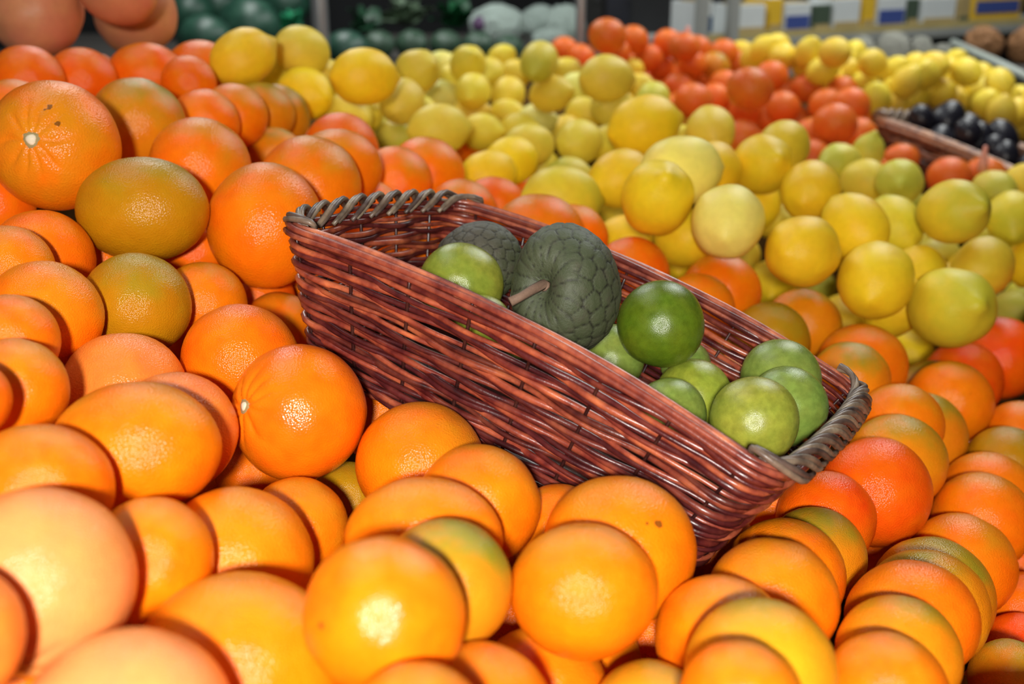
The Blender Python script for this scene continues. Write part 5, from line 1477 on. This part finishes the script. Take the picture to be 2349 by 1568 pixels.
# ------------------------------------------------------------------ the layers of fruit under the ones in view: nobody sees them one by one from here
def lower_layer(kinds, name, label, cat, mat, col, sub, long):
    V, F = ico(sub); U = 0.037; vs = []; fs = []; r_ = random.Random(9)
    for (kd, x, y, z, R) in LOWER:
        if kd not in kinds: continue
        BALLS.append((x, y, z, R)); d = Vector((r_.uniform(-1, 1), r_.uniform(-1, 1), r_.uniform(-1, 1))).normalized(); dn = np.array(d); b = len(vs)
        k = (V @ dn)[:, None]; P = V * (0.955 * R / U) if not long else (V * 0.87 + dn[None] * k * 0.10 + dn[None] * (np.sign(k) * np.exp(-((1 - np.abs(k)) / 0.04))) * 0.05) * (R / U)
        vs.extend(map(tuple, P + np.array((x, y, z)) / U)); fs.extend(tuple(b + i for i in f) for f in F)
    if not vs: return
    o = obj(name, mesh(name, vs, fs), mat); o.scale = (U, U, U); o.color = col; tag(o, label, cat, None, 'stuff')
lower_layer('o', 'lower_oranges', 'lower layers of oranges on the stand, under the ones in view', 'oranges', M_or, (0.95, 0.19, 0.003, 0.0), 3, False)
lower_layer('l', 'lower_lemons', 'lower layers of lemons on the stand, under the ones in view', 'lemons', M_le, (0.93, 0.62, 0.03, 0.0), 3, True)
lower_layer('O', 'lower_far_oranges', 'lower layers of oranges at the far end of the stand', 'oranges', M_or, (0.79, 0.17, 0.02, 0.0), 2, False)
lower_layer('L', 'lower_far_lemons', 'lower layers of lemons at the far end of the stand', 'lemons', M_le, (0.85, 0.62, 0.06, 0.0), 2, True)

# ------------------------------------------------------------------ grapefruit heap, far basket of avocados, tag spikes
GC = (0.66, 0.25, 0.115, 0.0)
M_gf = peel('grapefruit_peel', (0.5, 0.3, 0.1), pores=26.0, pore_str=0.15, rough=0.42, tone=0.05, speck=0.9, fleck=(0.50, 0.13, 0.07))
GF = [citrus('grapefruit', 4, 30 + i, 1.0, 0.06, 0.0, 0.05) for i in range(2)]
for me in GF: me.materials.append(M_gf)
for i, (u, v, d, r, lab) in enumerate(((80, 22, 1.52, 112, 'big pinkish tan grapefruit, the nearest of the three, above the back row of oranges'), (272, -34, 1.50, 100, 'pinkish tan grapefruit in the middle, resting on the two others'),
                                    (312, 30, 1.74, 100, 'pinkish tan grapefruit under and behind the middle one, next to the dark watermelons'))):
    o = obj('grapefruit', GF[i % 2]); p = at(u, v, d); R = 0.97 * r * d / FPX; o.location = p; o.scale = (R, R, R * (1.04, 0.92, 1.0)[i]); o.rotation_euler = (0.4 * i, 0.3, i * 1.9); o.color = GC
    tag(o, lab, 'grapefruit', 'grapefruits above the oranges'); BALLS.append((*p, R))
BROWN = [(0.17, 0.06, 0.032), (0.22, 0.08, 0.04), (0.13, 0.045, 0.028)]
ctr, m3, ex, ey, ez = FCTR, FM3, fex, fey, fez
basket('wicker_basket', 'brown wicker basket of dark avocados far back among the oranges, cut by the frame', m3, ctr, LXf, WYf, 0.11, 0.03, 0.02,
       9, 0.06, 0.0050, BROWN, [(0.22, 0.15, 0.10), (0.17, 0.11, 0.08)], [(0.40, 0.20, 0.12), (0.34, 0.16, 0.09)], lift=0.01, bow=0.01, weave=0.005, npt=4, seed=4)
for a in np.linspace(-1, 1, 9):
    for b_ in (-0.13, 0.0, 0.13):
        q = ctr + ex * (a * LXf) + ey * b_ - ez * 0.118; BALLS.append((*q, 0.006))
def avocado_mesh():
    V, F = ico(3); z = V[:, 2]; r = 1 + 0.03 * lump(V, 3.0, 71) + 0.015 * lump(V, 8.0, 72)
    w = (0.96 - 0.14 * z) * r
    return mesh('avocado', np.stack([V[:, 0] * w, V[:, 1] * w, z * 1.08 * r], 1), F)
M_av = plain('avocado_skin', (0.010, 0.009, 0.016), 0.34, var=0.4, scale=4); AV = avocado_mesh()
AVL = [(2108, 246, 42, .06), (2052, 258, 33, .03), (2090, 296, 36, .0), (2150, 300, 40, .02), (2196, 262, 42, .12), (2206, 322, 38, .02), (2264, 286, 44, .13), (2258, 346, 36, .0), (2318, 312, 46, .15), (2312, 372, 40, .01)]
AVN = ['first', 'second', 'third', 'fourth', 'fifth', 'sixth', 'seventh', 'eighth', 'ninth', 'tenth', 'eleventh', 'twelfth', 'thirteenth', 'fourteenth']
order = sorted(range(len(AVL)), key=lambda i: AVL[i][0])
spots = []
for (u, v, r, back) in AVL:
    ray = (at(u, v, 1.0) - EYE); n_ = FM3 @ Vector((0, 0, 1)); d = ((FCTR + n_ * 0.022 - EYE).dot(n_)) / ray.dot(n_)
    w = FM3.transposed() @ (EYE + ray * d - FCTR); R = 0.94 * r * d / FPX; spots.append([w, R])
for _ in range(80):                                                  # settle them against one another and inside the walls
    for i in range(len(spots)):
        for j in range(i + 1, len(spots)):
            q = spots[j][0] - spots[i][0]; gap = (spots[i][1] + spots[j][1]) * 1.04 - q.length
            if gap > 0: q = q.normalized() * gap * 0.5; spots[i][0] -= q; spots[j][0] += q
    for w, R in spots: w.y = min(max(w.y, -WYf + 0.026 + R), WYf - 0.026 - R); w.x = min(max(w.x, -LXf + 0.05 + R), LXf); w.z = min(max(w.z, -0.085 + R), 0.05)
for i, (w, R) in enumerate(spots):
    o = obj('avocado', AV, M_av); o.location = FCTR + FM3 @ w; o.scale = (R * 0.96,) * 3; o.rotation_euler = (rf.uniform(-0.5, 0.5), rf.uniform(-0.5, 0.5), rf.uniform(0, 6))
    tag(o, 'dark glossy avocado, %s from the left in the far wicker basket' % AVN[order.index(i)], 'avocado', 'avocados in the far basket')
M_pk = plain('pink_plastic', (0.75, 0.30, 0.24), 0.4)
for u, v, d, lab in ((2256, 372, 2.05, 'pale pink tag spike behind the orange by the far basket'), (1576, 100, 3.28, 'pale pink tag spike rising from the far back oranges')):
    vz, fz = tube([(0, 0, -0.03), (0, 0, 0.0), (0, 0, 0.03), (0, 0, 0.055), (0, 0, 0.058)], [0.017, 0.015, 0.010, 0.007, 0.003], 10)
    o = obj('tag_spike', mesh('tag_spike', vz, fz), M_pk); o.location = at(u, v, d); o.scale = (d / 3.9,) * 3; tag(o, lab, 'tag spike')

# ------------------------------------------------------------------ the sloping display stand under the fruit
B = np.array(BALLS)
gx = np.linspace(-0.70, 1.62, 62); gy = np.linspace(0.24, 3.95, 98)
bc = [BT + BR @ Vector((sx * 0.16, sy * 0.1, -0.10)) for sx in (-1, 0, 1) for sy in (-1, 0, 1)]
low = np.concatenate([np.stack([B[:, 0], B[:, 1], B[:, 2] - B[:, 3]], 1), np.array([tuple(q) for q in bc]) - [0, 0, 0.004]])
Z = np.full((len(gy), len(gx)), np.nan)
for j, yy in enumerate(gy):
    for i, xx in enumerate(gx):
        d2 = (low[:, 0] - xx) ** 2 + (low[:, 1] - yy) ** 2; near = d2 < 0.10 ** 2
        if near.any(): Z[j, i] = low[near, 2].min() - 0.012
known = ~np.isnan(Z); Z[~known] = np.nanmean(Z)
for it in range(900):                                                # elsewhere the deck falls smoothly between its known heights
    Zp = np.pad(Z, 1, mode='edge'); sm = (Zp[:-2, 1:-1] + Zp[2:, 1:-1] + Zp[1:-1, :-2] + Zp[1:-1, 2:]) / 4
    Z = np.where(known, Z, sm)
Z = np.where(known, Z, Z - 0.03)
for _ in range(2):
    Zp = np.pad(Z, 1, mode='edge'); sm = sum(Zp[a:a + Z.shape[0], b:b + Z.shape[1]] for a in range(3) for b in range(3)) / 9; Z = np.minimum(Z, sm)
nx, ny = len(gx), len(gy); vs = []; fs = []
for j in range(ny):
    for i in range(nx): vs.append((gx[i], gy[j], Z[j, i]))
for j in range(ny):
    for i in range(nx): vs.append((gx[i], gy[j], Z[j, i] - 0.03))
o2 = nx * ny
for j in range(ny - 1):
    for i in range(nx - 1):
        a, b, c_, d_ = j * nx + i, j * nx + i + 1, (j + 1) * nx + i + 1, (j + 1) * nx + i
        fs.append((a, b, c_, d_)); fs.append((o2 + a, o2 + d_, o2 + c_, o2 + b))
edge = [i for i in range(nx)] + [j * nx + nx - 1 for j in range(1, ny)] + [(ny - 1) * nx + i for i in range(nx - 2, -1, -1)] + [j * nx for j in range(ny - 2, 0, -1)]
for q in range(len(edge)):
    a, b = edge[q], edge[(q + 1) % len(edge)]; fs.append((a, o2 + a, o2 + b, b))
stand = empty('display_stand', (0.5, 2.0, 0)); tag(stand, 'sloping fruit stand under the oranges and lemons, its dark deck hidden by the fruit', 'stand')
M_deck = plain('deck_board', (0.075, 0.038, 0.012), 0.95, scale=6, spec=0.0)
dk = obj('deck', mesh('deck', vs, fs), M_deck, stand); dk.location = (-0.5, -2.0, 0)
for (lx, ly) in ((-0.6, 0.4), (1.5, 0.4), (-0.6, 2.1), (1.5, 2.1), (-0.6, 3.8), (1.5, 3.8)):
    i = int(np.argmin(abs(gx - lx))); j = int(np.argmin(abs(gy - ly))); h = float(Z[j, i]) - 0.02
    l_ = obj('leg', box_mesh('leg', 0.05, 0.05, h, 0.004, (0, 0, h / 2)), M_deck, stand); l_.location = (float(gx[i]) - 0.5, float(gy[j]) - 2.0, 0)

# ------------------------------------------------------------------ what stands behind the stand
def rest(u, v, r, ztop):
    """Depth at which a ball of r pixels seen at (u, v) touches a level surface at height ztop."""
    c, s = math.cos(PITCH), math.sin(PITCH)
    return (EYE.z - ztop) / (s - c * (784 - v) / FPX + r / FPX)
M_wood = plain('counter_board', (0.05, 0.045, 0.04), 0.7)
def counter(label, x0, x1, y0, y1, z):
    t = empty('counter', ((x0 + x1) / 2, (y0 + y1) / 2, 0)); tag(t, label, 'counter')
    w, d = x1 - x0, y1 - y0
    o = obj('counter_top', box_mesh('counter_top', w, d, 0.04, 0.004, (0, 0, z - 0.02)), M_wood, t)
    o = obj('front_panel', box_mesh('front_panel', w - 0.02, 0.02, z - 0.05, 0.002, (0, -d / 2 + 0.02, (z - 0.05) / 2)), M_wood, t)
    for sx in (-1, 1):
        for sy in (-1, 1):
            l_ = obj('leg', box_mesh('leg', 0.06, 0.06, z - 0.045, 0.004, (0, 0, (z - 0.045) / 2)), M_wood, t); l_.location = (sx * (w / 2 - 0.05), sy * (d / 2 - 0.08), 0)
    return t
counter('dark counter carrying watermelons and greens behind the lemon bed', -2.2, 0.42, 4.1, 5.85, 0.93)
k = NT('watermelon_rind'); tc = k.n('ShaderNodeTexCoord'); n1 = k.noise(tc.outputs['Object'], 3.5, 4.0)
k.l(k.ramp(n1.outputs['Fac'], [(0.3, (0.010, 0.045, 0.028)), (0.6, (0.022, 0.080, 0.050)), (0.8, (0.06, 0.13, 0.09))]).outputs[0], k.b.inputs['Base Color']); k.b.inputs['Roughness'].default_value = 0.38
M_wm = k.m
V, F = ico(4); WM = mesh('watermelon', V * (1 + 0.015 * lump(V, 1.5, 81))[:, None] * np.array([1.0, 0.92, 0.92]), F); WM.materials.append(M_wm)
for u, v, r, lab in ((572, 62, 74, 'dark green watermelon with a pale sheen, biggest behind the tip-up lemon'), (470, 92, 62, 'dark green watermelon beside the grapefruits, low behind the oranges'), (795, 118, 52, 'small dark watermelon beside the thick grey pole'),
                     (430, 30, 58, 'dark watermelon at the top edge beside the grapefruits'), (500, 14, 52, 'dark watermelon at the top edge above the low one'), (655, 10, 56, 'dark watermelon at the top edge before the thick grey pole')):
    d = rest(u, v, r, 0.93); o = obj('watermelon', WM); R = r * d / FPX; o.location = at(u, v, d); o.scale = (R * 1.02, R, R); o.rotation_euler = (rf.uniform(-0.3, 0.3), 0, rf.uniform(-0.6, 0.6))
    tag(o, lab, 'watermelon', 'watermelons on the counter')
# loose and bagged greens
def leaf_mesh(sd, L=0.16, Wd=0.07):
    r_ = random.Random(sd); vs = []; fs = []; n, m = 9, 5
    for i in range(n):
        f = i / (n - 1); w = Wd * math.sin(PI * min(1, f * 0.9 + 0.08)) ** 0.7
        for j in range(m):
            g = (j / (m - 1) - 0.5) * 2
            vs.append((g * w * 0.5, 0.35 * L * f * f * r_.uniform(0.9, 1.1), L * f * (1 - 0.25 * f) + 0.010 * math.cos(g * 6 + i * 1.7) * abs(g)))
    for i in range(n - 1):
        for j in range(m - 1): fs.append((i * m + j, i * m + j + 1, (i + 1) * m + j + 1, (i + 1) * m + j))
    me = mesh('leaf', vs, fs); return me
k = NT('leaf_green'); tc = k.n('ShaderNodeTexCoord'); oi = k.n('ShaderNodeObjectInfo'); n1 = k.noise(tc.outputs['Object'], 25.0, 3.0)
hs = k.n('ShaderNodeHueSaturation'); k.l(oi.outputs['Color'], hs.inputs['Color']); k.l(k.math('ADD', k.math('MULTIPLY', n1.outputs['Fac'], 1.2), 0.4), hs.inputs['Value']); k.l(hs.outputs[0], k.b.inputs['Base Color']); k.b.inputs['Roughness'].default_value = 0.4
M_leaf = k.m; LM = [leaf_mesh(i) for i in range(4)]
for me in LM: me.materials.append(M_leaf)
def bunch(loc, n, size, col, label, group, parent=None):
    t = empty('leafy_greens', loc) if parent is None else parent
    if parent is None: tag(t, label, 'greens', group)
    for i in range(n):
        o = obj('leaf', LM[i % 4], None, t); q = 2 * PI * i / n + rf.uniform(-0.3, 0.3)
        o.rotation_euler = (rf.uniform(-1.15, -0.1) if i % 3 else rf.uniform(-0.3, 0.2), rf.uniform(-0.3, 0.3), q); s = size * rf.uniform(0.75, 1.2); o.scale = (s * 1.3, s, s)
        f = rf.uniform(0.6, 1.4); o.color = (col[0] * f, col[1] * f, col[2] * f, 1); o.location = (0.02 * math.cos(q), 0.02 * math.sin(q), 0.01)
    return t
for u, v, n, s, col, lab in ((672, 78, 14, 0.75, (0.03, 0.30, 0.14), 'emerald greens beside the thick grey pole, next to the watermelons'), (838, 78, 16, 0.85, (0.03, 0.10, 0.05), 'dark leafy greens behind the lemons beside the small dark watermelon'), (928, 60, 18, 1.15, (0.16, 0.24, 0.15), 'greyish leafy greens behind the lemon bed'), (1046, 66, 16, 1.0, (0.012, 0.12, 0.04), 'bright emerald leafy greens behind the lemon bed')):
    d = rest(u, v, 0, 0.935); bunch(at(u, v, d), n, s * 1.0, col, lab, 'loose greens on the counter')
k = NT('clear_film'); k.b.inputs['Base Color'].default_value = (0.80, 0.97, 0.88, 1); k.b.inputs['Roughness'].default_value = 0.22; k.b.inputs['Alpha'].default_value = 0.72
tc = k.n('ShaderNodeTexCoord'); n1 = k.noise(tc.outputs['Object'], 7.0, 4.0, 0.7); k.l(k.bump(n1.outputs['Fac'], 1.0, 0.02).outputs[0], k.b.inputs['Normal']); k.b.inputs['Specular IOR Level'].default_value = 0.8
M_film = k.m
M_grey = M_film.copy(); M_grey.name = 'clear_film_grey'; M_grey.node_tree.nodes['Principled BSDF'].inputs['Base Color'].default_value = (0.66, 0.66, 0.56, 1)
def bag_mesh(sd):
    V, F = ico(4); r = 1 + 0.16 * np.abs(lump(V, 2.2, sd)) + 0.10 * np.abs(lump(V, 5.0, sd + 2)) - 0.05
    P = V * r[:, None]; P[:, 2] = np.maximum(P[:, 2], -0.78)
    return mesh('bag_film', P, F, False)
BG = [bag_mesh(90 + 4 * i) for i in range(3)]
BG2 = [me.copy() for me in BG]
for me in BG: me.materials.append(M_film)
for me in BG2: me.materials.append(M_grey)
def bag(u, v, rx, rz, ztop, col, lab, group, i, bit=None):
    d = rest(u, v, rz * 0.78, ztop); d = min(max(d, 4.08), 4.32) if u > 1500 else d; p = at(u, v, d); t = empty('vegetable_bag', (p.x, p.y, ztop + 0.002)); tag(t, lab, 'bag', group)
    R = rz * d / FPX; f = obj('bag_film', (BG2 if u > 1500 else BG)[i % 3], None, t); f.scale = (rx * d / FPX, R, R); f.location = (0, 0, R * 0.79); f.rotation_euler = (0, 0, i * 1.3 % 0.9)
    for j in range(6):
        o = obj('leaf', LM[j % 4], None, t); o.location = (rf.uniform(-0.5, 0.5) * rx * d / FPX, rf.uniform(-0.2, 0.2) * R, 0.30 * R); s = R * 1.05 / 0.16 * rf.uniform(0.7, 1); o.scale = (s, s * 0.5, s)
        o.rotation_euler = (rf.uniform(-0.2, 0.2), rf.uniform(-0.5, 0.5), rf.uniform(0, 6)); g = rf.uniform(0.7, 1.3); o.color = (col[0] * g, col[1] * g, col[2] * g, 1)
    if bit:
        vv, ff = ico(2); o = obj('purple_turnip', mesh('purple_turnip', vv, ff), plain('purple_skin', (0.12, 0.06, 0.14), 0.5), t); o.scale = (R * 0.42,) * 3; o.location = (bit * rx * d / FPX, -R * 0.55, R * 0.85)
for i, a in enumerate(((1140, 58, 62, 46, (0.45, 0.62, 0.50), 'mint white plastic bag with a purple patch behind the lemons', -0.6), (1238, 52, 46, 38, (0.25, 0.55, 0.38), 'pale mint plastic bag between the brightest bag and the thin pole', None), (1298, 62, 42, 48, (0.16, 0.36, 0.24), 'crinkled green plastic bag right beside the thin pole', None),
                       (1262, 92, 44, 26, (0.05, 0.16, 0.06), 'low dark bag with a purple patch before the thin pole', 0.1))):
    bag(a[0], a[1], a[2], a[3], 0.93, a[4], a[5], 'bagged greens on the counter', i, a[6])
# dark cabbages in front of the greens
def cabbage_mesh(sd):
    V, F = ico(4); th = np.arccos(np.clip(V[:, 2], -1, 1)); ph = np.arctan2(V[:, 1], V[:, 0])
    r = 1 + 0.05 * np.abs(np.sin(ph * 2.5 + th * 1.5 + sd)) ** 3 + 0.03 * lump(V, 3.0, sd + 50) + 0.03 * np.abs(lump(V, 6.0, sd + 52))
    return mesh('cabbage', V * r[:, None] * np.array([1, 1, 0.86]), F)
k = NT('cabbage_leaf'); tc = k.n('ShaderNodeTexCoord'); n1 = k.noise(tc.outputs['Object'], 4.0, 5.0, 0.7)
k.l(k.ramp(n1.outputs['Fac'], [(0.3, (0.016, 0.045, 0.026)), (0.55, (0.04, 0.085, 0.05)), (0.75, (0.10, 0.16, 0.11))]).outputs[0], k.b.inputs['Base Color']); k.b.inputs['Roughness'].default_value = 0.45
CB = [cabbage_mesh(i) for i in range(2)]
for me in CB: me.materials.append(k.m)
for i, (u, v, r, lab) in enumerate(((868, 104, 37, 'dark cabbage nearest the small watermelon behind the lemon bed'), (945, 102, 37, 'dark cabbage under the greyish leafy greens'), (1022, 102, 36, 'dark cabbage under the emerald leafy greens'), (1096, 104, 35, 'dark cabbage under the brightest mint bag'), (1166, 112, 34, 'smallest dark cabbage, beside the low bag with the purple patch'))):
    d = rest(u, v, r * 0.91, 0.93); o = obj('cabbage', CB[i % 2]); R = r * d / FPX; o.location = at(u, v, d); o.scale = (R,) * 3; o.rotation_euler = (0, 0, i * 1.3); tag(o, lab, 'cabbage', 'cabbages on the counter')
# poles
M_pole = plain('grey_metal', (0.42, 0.43, 0.44), 0.35, 0.6)
def pole(u, d, w, lab):
    p = at(u, 60, d); t = empty('metal_pole', (p.x, p.y, 0)); tag(t, lab, 'pole'); r = w * d / FPX / 2
    obj('post', mesh('post', *tube([(0, 0, 0.01), (0, 0, 1.2), (0, 0, 2.8)], r, 14)), M_pole, t)
    obj('foot_plate', box_mesh('foot_plate', r * 4, r * 4, 0.012, 0.002, (0, 0, 0.006)), M_pole, t)
pole(735, 3.87, 36, 'thick grey metal pole behind the lemon bed'); pole(1331, 3.87, 22, 'thin pale grey pole beside the bagged greens')
# dark cabinet behind the far oranges
p = at(1470, 30, 6.0); t = empty('cabinet', (p.x, p.y + 0.3, 0)); tag(t, 'black cabinet with tall doors behind the far oranges', 'cabinet')
M_cab = plain('cabinet_black', (0.012, 0.012, 0.014), 0.5); obj('body', box_mesh('body', 0.74, 0.4, 1.9, 0.01, (0, 0.03, 0.95)), M_cab, t)
for i in range(4):
    dr = obj('door', box_mesh('door', 0.165, 0.02, 1.84, 0.004, (0, 0, 0)), plain('cabinet_door', ((0.012, 0.013, 0.012), (0.018, 0.02, 0.03), (0.014, 0.014, 0.02), (0.022, 0.022, 0.02))[i], 0.45), t); dr.location = (-0.276 + 0.184 * i, -0.185, 0.95)
    h = obj('handle', mesh('handle', *tube([(0, 0, 0), (0, -0.03, 0.01), (0, -0.03, 0.14), (0, 0, 0.15)], 0.006, 8)), M_pole, dr); h.location = (0.05, -0.01, 0.1)
# long shelf with cartons
A0, A1 = at(1690, 92, 4.55), at(2349, 55, 5.35); A1.z = A0.z; sd_ = (A1 - A0).normalized(); ang = math.atan2(sd_.y, sd_.x); LS = (A1 - A0).length
sh = empty('shelf_unit', (A0.x, A0.y, 0), Quaternion((0, 0, 1), ang)); tag(sh, 'long grey shelf with cartons on it along the back', 'shelf')
M_sh = plain('shelf_grey', (0.30, 0.31, 0.29), 0.5); M_tan = plain('price_strip', (0.42, 0.33, 0.13), 0.6, var=0.3, scale=6)
X0, X1 = -0.22, LS + 0.9; zt = A0.z
obj('shelf_board', box_mesh('shelf_board', X1 - X0, 0.42, 0.03, 0.003, ((X0 + X1) / 2, 0.21, zt - 0.015)), M_sh, sh)
obj('front_lip', box_mesh('front_lip', X1 - X0, 0.012, 0.036, 0.002, ((X0 + X1) / 2, -0.006, zt - 0.018)), M_sh, sh)
obj('price_strip', box_mesh('price_strip', X1 - X0 - 0.05, 0.008, 0.028, 0.002, ((X0 + X1) / 2, 0.004, zt + 0.014)), M_tan, sh)
obj('back_panel', box_mesh('back_panel', X1 - X0, 0.02, 1.9, 0.002, ((X0 + X1) / 2, 0.43, 0.95)), M_cab, sh)
obj('lower_board', box_mesh('lower_board', X1 - X0, 0.42, 0.03, 0.003, ((X0 + X1) / 2, 0.21, 0.45)), M_sh, sh)
for xx in (-0.045, -0.20, 1.15, X1):
    u_ = obj('upright', box_mesh('upright', 0.042, 0.04, 1.9, 0.003, (0, 0, 0.95)), M_sh, sh); u_.location = (xx, -0.02 if xx < 0.5 else 0.40, 0)
CC = {'w': (0.62, 0.66, 0.66), 'b': (0.05, 0.08, 0.28), 'd': (0.02, 0.07, 0.16), 'y': (0.72, 0.45, 0.03), 't': (0.40, 0.30, 0.13), 'g': (0.06, 0.09, 0.06)}
CM = {q: plain('carton_' + n_, CC[q], 0.5, var=0.08) for q, n_ in (('w', 'white'), ('b', 'blue'), ('d', 'deep_blue'), ('y', 'yellow'), ('t', 'tan'), ('g', 'green'))}
CN = {'w': 'white', 'b': 'blue', 'd': 'deep blue', 'y': 'yellow', 't': 'tan', 'g': 'dark green'}
for i, (u0, u1, c0, c1, hh, lab) in enumerate(((1600, 1642, 'w', 'd', 0.15, 'white carton with a deep blue front at the near end of the shelf'), (1698, 1762, 'w', 't', 0.13, 'white carton just past the shelf upright'), (1770, 1800, 'y', 't', 0.15, 'narrow yellow carton beside the first white one past the upright'), (1804, 1866, 'w', 'b', 0.13, 'white carton with a blue panel, after the narrow yellow one'),
        (1872, 1912, 'g', 't', 0.12, 'dark green carton in the middle of the shelf'), (1916, 1978, 'w', 't', 0.14, 'white carton after the dark green one'), (1984, 2012, 'y', 't', 0.15, 'narrow yellow carton in the middle of the shelf'), (2016, 2082, 'w', 'b', 0.14, 'pale carton with a blue panel after the middle yellow one'),
        (2086, 2112, 'g', 't', 0.13, 'narrow dark carton before the long white one'), (2118, 2196, 'w', 't', 0.13, 'long white carton towards the far end of the shelf'), (2202, 2228, 't', 'g', 0.13, 'small tan carton near the far end'), (2232, 2345, 'y', 'b', 0.13, 'long yellow carton with a blue top band at the far end of the shelf'))):
    def xs(u):
        rd = CR @ Vector(((u - 1174.5) / FPX, 0.275, -1)); den = rd.x * sd_.y - rd.y * sd_.x
        return (EYE.x * 0 + (rd.x * (A0.y) - rd.y * A0.x) * -1) / den if abs(den) > 1e-9 else 0
    a, b = sorted((xs(u0), xs(u1))); w = b - a
    t = empty('carton', A0 + sd_ * ((a + b) / 2) + Vector((-sd_.y, sd_.x, 0)) * 0.10 + Vector((0, 0, 0.001)), Quaternion((0, 0, 1), ang)); tag(t, lab, 'carton', 'cartons on the long shelf')
    obj('box', box_mesh('box', w * 0.96, 0.16, hh, 0.004, (0, 0, hh / 2)), CM[c0], t)
    z0 = hh * (0.42 if c1 in 'bd' else 0.22); z0 = hh * 0.62 if i == 11 else z0
    pn = obj('printed_panel', box_mesh('printed_panel', w * 0.86, 0.004, hh * (0.42 if c1 in 'bd' else 0.24), 0.0, (0, -0.081, z0)), CM[c1], t); pn['label'] = CN[c1] + ' printed panel'
    if hh: obj('flap', box_mesh('flap', w * 0.9, 0.10, 0.006, 0.001, (0, -0.02, hh + 0.003)), CM['w' if c0 != 'w' else 't'], t)
# bagged sprouts on a tray, brown sacks behind
CT = counter('low grey counter with bagged sprouts behind the far lemons', 0.98, 3.3, 4.1, 4.58, 0.93)
for i, (u, v, rx, rz) in enumerate(((1838, 92, 30, 24), (1980, 86, 28, 36), (2050, 92, 25, 42), (2114, 106, 22, 36), (2162, 122, 19, 27))):
    bag(u, v, rx, rz, 0.93, (0.36, 0.38, 0.30) if i != 4 else (0.05, 0.14, 0.06), 'greyish clear bag of sprouts, %s from the left behind the far lemons' % ('first', 'second', 'third', 'fourth', 'fifth', 'sixth', 'seventh')[i], 'bags of sprouts', i)
r0, r1 = at(2185, 98, 4.33), at(2385, 192, 3.88)
M_rail = plain('tray_edge', (0.36, 0.40, 0.36), 0.4)
o = obj('tray_rail', mesh('tray_rail', *tube([r0, r0.lerp(r1, 0.5) + Vector((0, 0, 0.003)), r1], 0.016, 8)), M_rail, CT); o.location = -CT.location; o['label'] = 'grey green rail slanting over the bags of sprouts'
M_sack = plain('brown_paper', (0.22, 0.10, 0.035), 0.8, var=0.35, scale=5)
for i, (u, v, rx, rz, lab) in enumerate(((2256, 92, 40, 42, 'brown lumpy paper sack behind the grey green rail'), (2362, 108, 38, 48, 'brown paper sack at the frame edge behind the rail'), (1920, 88, 30, 20, 'dark reddish sack low under the shelf'))):
    d = rest(u, v, rz * 0.78, 0.93); p = at(u, v, min(d, 4.42)); p.z = 0.932 + 0.79 * rz * d / FPX; o = obj('paper_sack', BG[i].copy(), None); o.data.materials.clear(); o.data.materials.append(M_sack); o.location = p; R = rz * d / FPX; o.scale = (rx * d / FPX, R, R); o.rotation_euler = (0, 0, i)
    tag(o, lab, 'sack', 'brown sacks')
